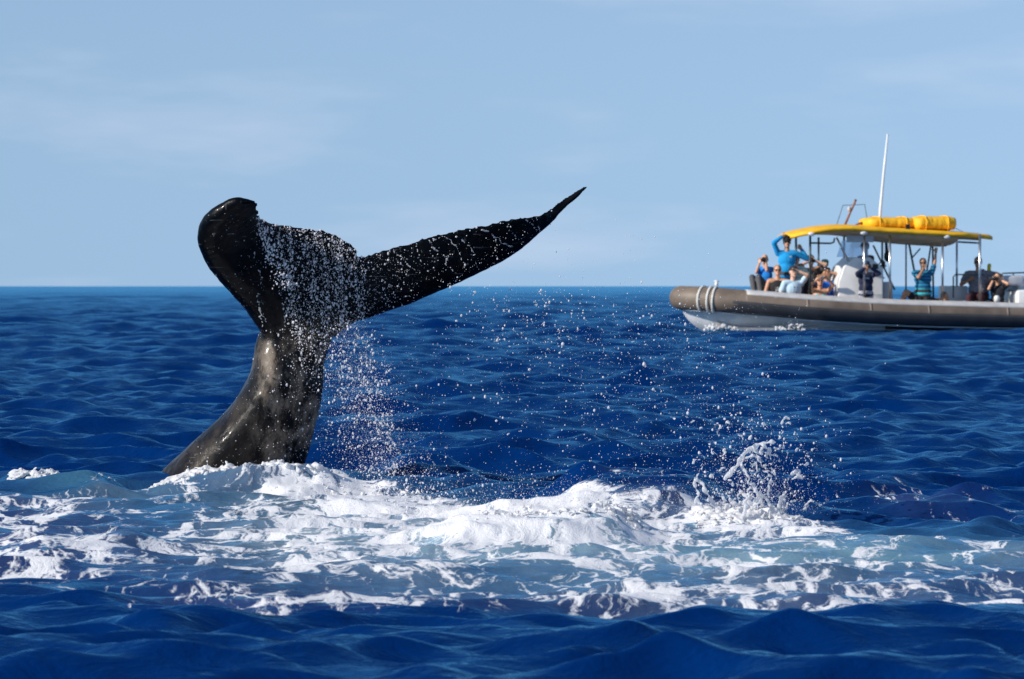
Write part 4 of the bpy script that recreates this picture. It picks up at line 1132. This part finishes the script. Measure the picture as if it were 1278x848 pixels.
def camera_thing(res, label, big=True, dz_=0.0, phone=False, mat=None, dx_=0):
    o, Hc, hF, chest, f, TM, base = res
    fx = hF; P = Hc+hF*(.17 if not phone else .30)+Vector((dx_, 0, dz_))
    rz = math.atan2(-fx.x, -fx.y)*-1
    m_ = MB()
    if phone: m_.box(-.075, .075, -.006, .006, -.038, .038)
    else:
        m_.box(-.070, .070, -.035, .035, -.045, .045); m_.box(-.028, .028, -.03, .03, .045, .07)
    c_ = m_.build('phone' if phone else 'camera_body', mat or M_dark, None, False, BM @ P, (0, 0, YAW+rz))
    bake(c_, [('BEVEL', dict(width=.006 if phone else .012, segments=2))])
    if not phone:
        m_ = MB(); m_.tube([(0, -.03, -.005), (0, -.10, -.005), (0, -.10, -.005), (0, -.17 if big else -.11, -.005)], [.036, .036, .042, .042], 14); m_.build('lens', M_dark, c_)
        m_ = MB(); m_.ell((0, -.168 if big else -.108, -.005), .034, .008, .034); m_.build('lens_glass', M_lens, c_)
    tag(c_, label, 'phone' if phone else 'camera')

hold = dict(armL=(.075, -.20, -.06), armR=(-.075, -.20, -.06), poleL=(.9, -.1, -.6), poleR=(-.9, -.1, -.6))
BLUE = cloth((.004, .30, .66)); BLUE2 = cloth((.006, .20, .62)); NAVY = cloth((.008, .016, .055)); BLK = cloth((.014, .014, .016)); GREY = cloth((.10, .10, .105)); LBL = cloth((.52, .70, .82))

r_ = person(981.5, 303, .10, 'stand', 'person in bright blue long-sleeved shirt standing with one hand on the canopy edge', 10, 1.04, 'tan', 'long', BLUE, 'shorts', cloth((.05, .05, .06)), 'dark', BLK, True,
       armL=(.36, .05, -.16), armR=(-.12, -.06, .15), poleL=(.5, -.2, -.8), poleR=(-1, -.1, -.3))
chest_print(r_, cloth((.75, .8, .85)), .05, .04, .085, .08, 'shirt_logo')
r_ = person(963.5, 324, .95, 'sit', 'bald person in blue tee and grey shorts taking a picture, seated on the tube', 50, .96, 'tan', 'tee', BLUE2, 'trousers', cloth((.085, .085, .09)), None, None, False,
       armL=(-.02, -.20, -.06), armR=(-.16, -.14, -.07), poleL=(.3, -.2, -.8), poleR=(-.5, -.3, -1), legs=(Vector((U(963), .98, 1.02)), Vector((U(948.5), .72, 1.30)), Vector((U(950), .55, .86))), hturn=-25)
camera_thing(r_, 'black camera held by the bald person in blue tee', False, -.01)
r_ = person(966, 338, -.20, 'sit', 'person in black tank top with grey print and sunglasses seated in the bow', 10, 1.0, 'tan', 'tank', cloth((.016, .014, .014)), 'shorts', cloth((.04, .04, .05)), 'blond', None, True,
       armL=(.20, -.20, -.62), armR=(-.16, -.22, -.60))
chest_print(r_, cloth((.42, .40, .42)), .12, .22, 0, -.10)
r_ = person(984.5, 340, -.30, 'sit', 'person in pale blue tee with dark print shading their eyes with one arm', -8, 1.04, 'fair', 'tee', LBL, 'shorts', cloth((.10, .12, .16)), 'dark', cloth((.02, .02, .025)), False,
       armL=(.06, -.13, .03), armR=(-.13, -.22, -.60), poleL=(1, -.3, -.15))
chest_print(r_, cloth((.04, .06, .08)), .1, .1, .02, .0, blobs=[(-.035, .02, .05, .10), (.03, .035, .045, .06), (.035, -.03, .05, .045), (0, -.05, .03, .03)])
r_ = person(995.5, 325, .22, 'stand', 'child in pale green striped tee with a hand raised beside the post', 0, .80, 'fair', 'tee', striped('pale_green_stripes', (.72, .80, .74), (.22, .52, .46), 14), 'shorts', cloth((.06, .08, .12)), 'dark', None, True,
       armR=(-.10, -.08, -.01), armL=(.18, -.12, -.36), poleR=(-.8, -.2, -.6))
person(1003.5, 336, .42, 'sit', 'dark-haired person in black shirt sitting behind the phone-holding swimmer', -20, 1.0, 'deep', 'tee', BLK, 'trousers', cloth((.03, .025, .025)), 'dark', None, True, longhair=True)
r_ = person(1022, 325, .90, 'sit', 'person in dark grey shirt raising a camera with both elbows wide', 5, 1.0, 'fair', 'tee', GREY, 'shorts', BLK, 'brown', None, False,
       armL=(.08, -.17, -.02), armR=(-.08, -.17, -.02), poleL=(1, 0, -.55), poleR=(-1, 0, -.55))
camera_thing(r_, 'black camera held by the person in dark grey shirt', False)
person(1040.5, 330, .92, 'sit', 'blond person in teal cap seated beside the white console', 15, .92, 'tan', 'tee', cloth((.30, .24, .16)), 'shorts', cloth((.15, .12, .1)), 'blond', cloth((.10, .55, .50)), True, longhair=True,
       armR=(-.10, -.16, -.02), poleR=(-1, 0, -.3))
r_ = person(1017, 351, -.42, 'sit', 'person in teal swimsuit top holding up a phone in both hands', 5, .95, 'tan', 'bikini', cloth((.12, .50, .50)), 'shorts', cloth((.35, .06, .09)), 'brown', None, True, longhair=True,
       armL=(.10, -.29, .06), armR=(-.12, -.29, .06), poleL=(1, 0, -.6), poleR=(-1, 0, -.6))
camera_thing(r_, 'silver phone raised by the person in teal swimsuit top', False, .08, True, M_vin)
r_ = person(1031, 341, .02, 'sit', 'person in cobalt blue tee and dark cap with an arm raised to the brow', 0, 1.0, 'tan', 'tee', cloth((.006, .16, .66)), 'shorts', NAVY, 'dark', BLK, False,
       armL=(.08, -.15, .01), armR=(-.09, -.15, -.02), poleL=(1, 0, -.35), poleR=(-.7, 0, -.7))
chest_print(r_, cloth((.7, .75, .85)), .04, .035, .08, .07, 'shirt_logo')
r_ = person(1070.5, 332, -.80, 'stand', 'person in navy jacket and patterned shorts photographing in front of the console', 0, .89, 'tan', 'long', NAVY, 'shorts', patterned('patterned_shorts', (.18, .20, .30), (.42, .42, .46), 24), 'dark', cloth((.02, .05, .12)), False, **hold)
camera_thing(r_, 'black camera with long lens held by the person in navy jacket', True, -.01)
chest_print(r_, cloth((.5, .5, .55)), .10, .03, 0, .06, 'jacket_lettering')
person(1090.5, 309, .78, 'stand', 'person in dark grey shirt standing at the helm behind the windscreen', 60, .99, 'deep', 'tee', cloth((.16, .15, .15)), 'shorts', BLK, 'dark', BLK, True, armL=(-.15, -.25, -.42), armR=(-.35, -.12, -.42))
r_ = person(1144, 329, -.74, 'stand', 'person in striped turquoise shirt holding the canopy frame overhead', 12, .925, 'deep', 'tee', striped('turquoise_stripes', (.004, .20, .34), (.004, .06, .16), 13, (.05, .56, .62), .93), 'shorts', cloth((.03, .028, .03)), 'dark', None, True,
       armL=(.335, .02, .34), armR=(-.03, -.13, -.14), poleL=(1, 0, -.2), poleR=(-.7, -.1, -1), wide=1.28)
person(1178, 371, -.33, 'sit', 'person in black top reclining along the bench with bare knees raised', -60, .92, 'tan', 'tee', BLK, 'shorts', cloth((.02, .02, .022)), 'dark', None, False,
       spine=(-.75, -.05, -.35), armL=(.02, -.2, -.24), armR=(-.25, -.2, -.18), legs=(Vector((U(1147), -.36, .72)), Vector((U(1128), -.36, .96)), Vector((U(1121), -.36, .68))))
person(1222, 328, -.25, 'sit', 'person in speckled grey top and maroon trousers leaning back in the stern', 25, 1.06, 'deep', 'tee', patterned('speckled_top', (.26, .25, .27), (.16, .16, .18), 30), 'trousers', cloth((.055, .014, .022)), 'dark', None, True, wide=1.42,
       armL=(.30, -.10, -.40), armR=(-.22, -.10, -.40))
r_ = person(1241.5, 347, -.62, 'sit', 'person in dark tee crouched on the stern seat with hands at the face', 35, .88, 'tan', 'tee', cloth((.010, .012, .020)), 'shorts', cloth((.02, .04, .12)), 'dark', None, False,
       armL=(.02, -.18, -.05), armR=(-.14, -.12, -.06), poleL=(.8, 0, -.8), poleR=(-.6, -.2, -1))
camera_thing(r_, 'small black camera held by the crouched person in dark tee', False, -.02)
person(1232.5, 342, .05, 'sit', 'child in pale blue shirt squeezed between the two people in the stern', 10, .86, 'deep', 'tee', cloth((.25, .42, .75)), 'shorts', BLK, 'dark', None, False)
# a yellow float strap sticking up behind the crouched person
m_ = MB(); m_.capsule((0, 0, 0), (.03, 0, .22), .035, .05); m_.capsule((.02, 0, .18), (.12, 0, -.10), .025, .03); m_.capsule((.10, 0, -.02), (.16, 0, .0), .05, .04)
fl = m_.build('wrist_float', cloth((.80, .62, .02)), None, True, BM @ Vector((U(1237), -.12, Z(343))), (0, 0, YAW)); voxel(fl, .012, 2)
tag(fl, 'small yellow float strap beside the crouched person in the stern', 'float')

# bow wave of the boat: torn white water along the hull
q = random.Random(77); it = []
for i in range(900):
    t_ = q.random(); u = -3.55+2.6*t_**1.1
    hh = .22*math.exp(-((t_-.12)/.2)**2)+.26*math.exp(-((t_-.72)/.14)**2)+.03
    wl = -float(np.interp(u, [h_[0] for h_ in H_], [h_[1]*.86 for h_ in H_]))
    p = BM @ Vector((u+q.gauss(0, .05), wl-.05-abs(q.gauss(0, .16+.25*t_)), -.03+hh*q.random()**1.8))
    it.append((p, q.uniform(.018, .050)*(1-.4*q.random())))
    if i % 3 == 0: it.append((p+Vector((q.gauss(0, .12), q.gauss(0, .1), abs(q.gauss(0, .10)))), q.uniform(.008, .016)))
froth('bow_wave', it, 'white water thrown up along the bow of the tour boat', .016, M_froth, (5.5, 90, 0), 2, .012)
C.objects.link(water)            # linked last: the heavy sheet would slow every evaluation above
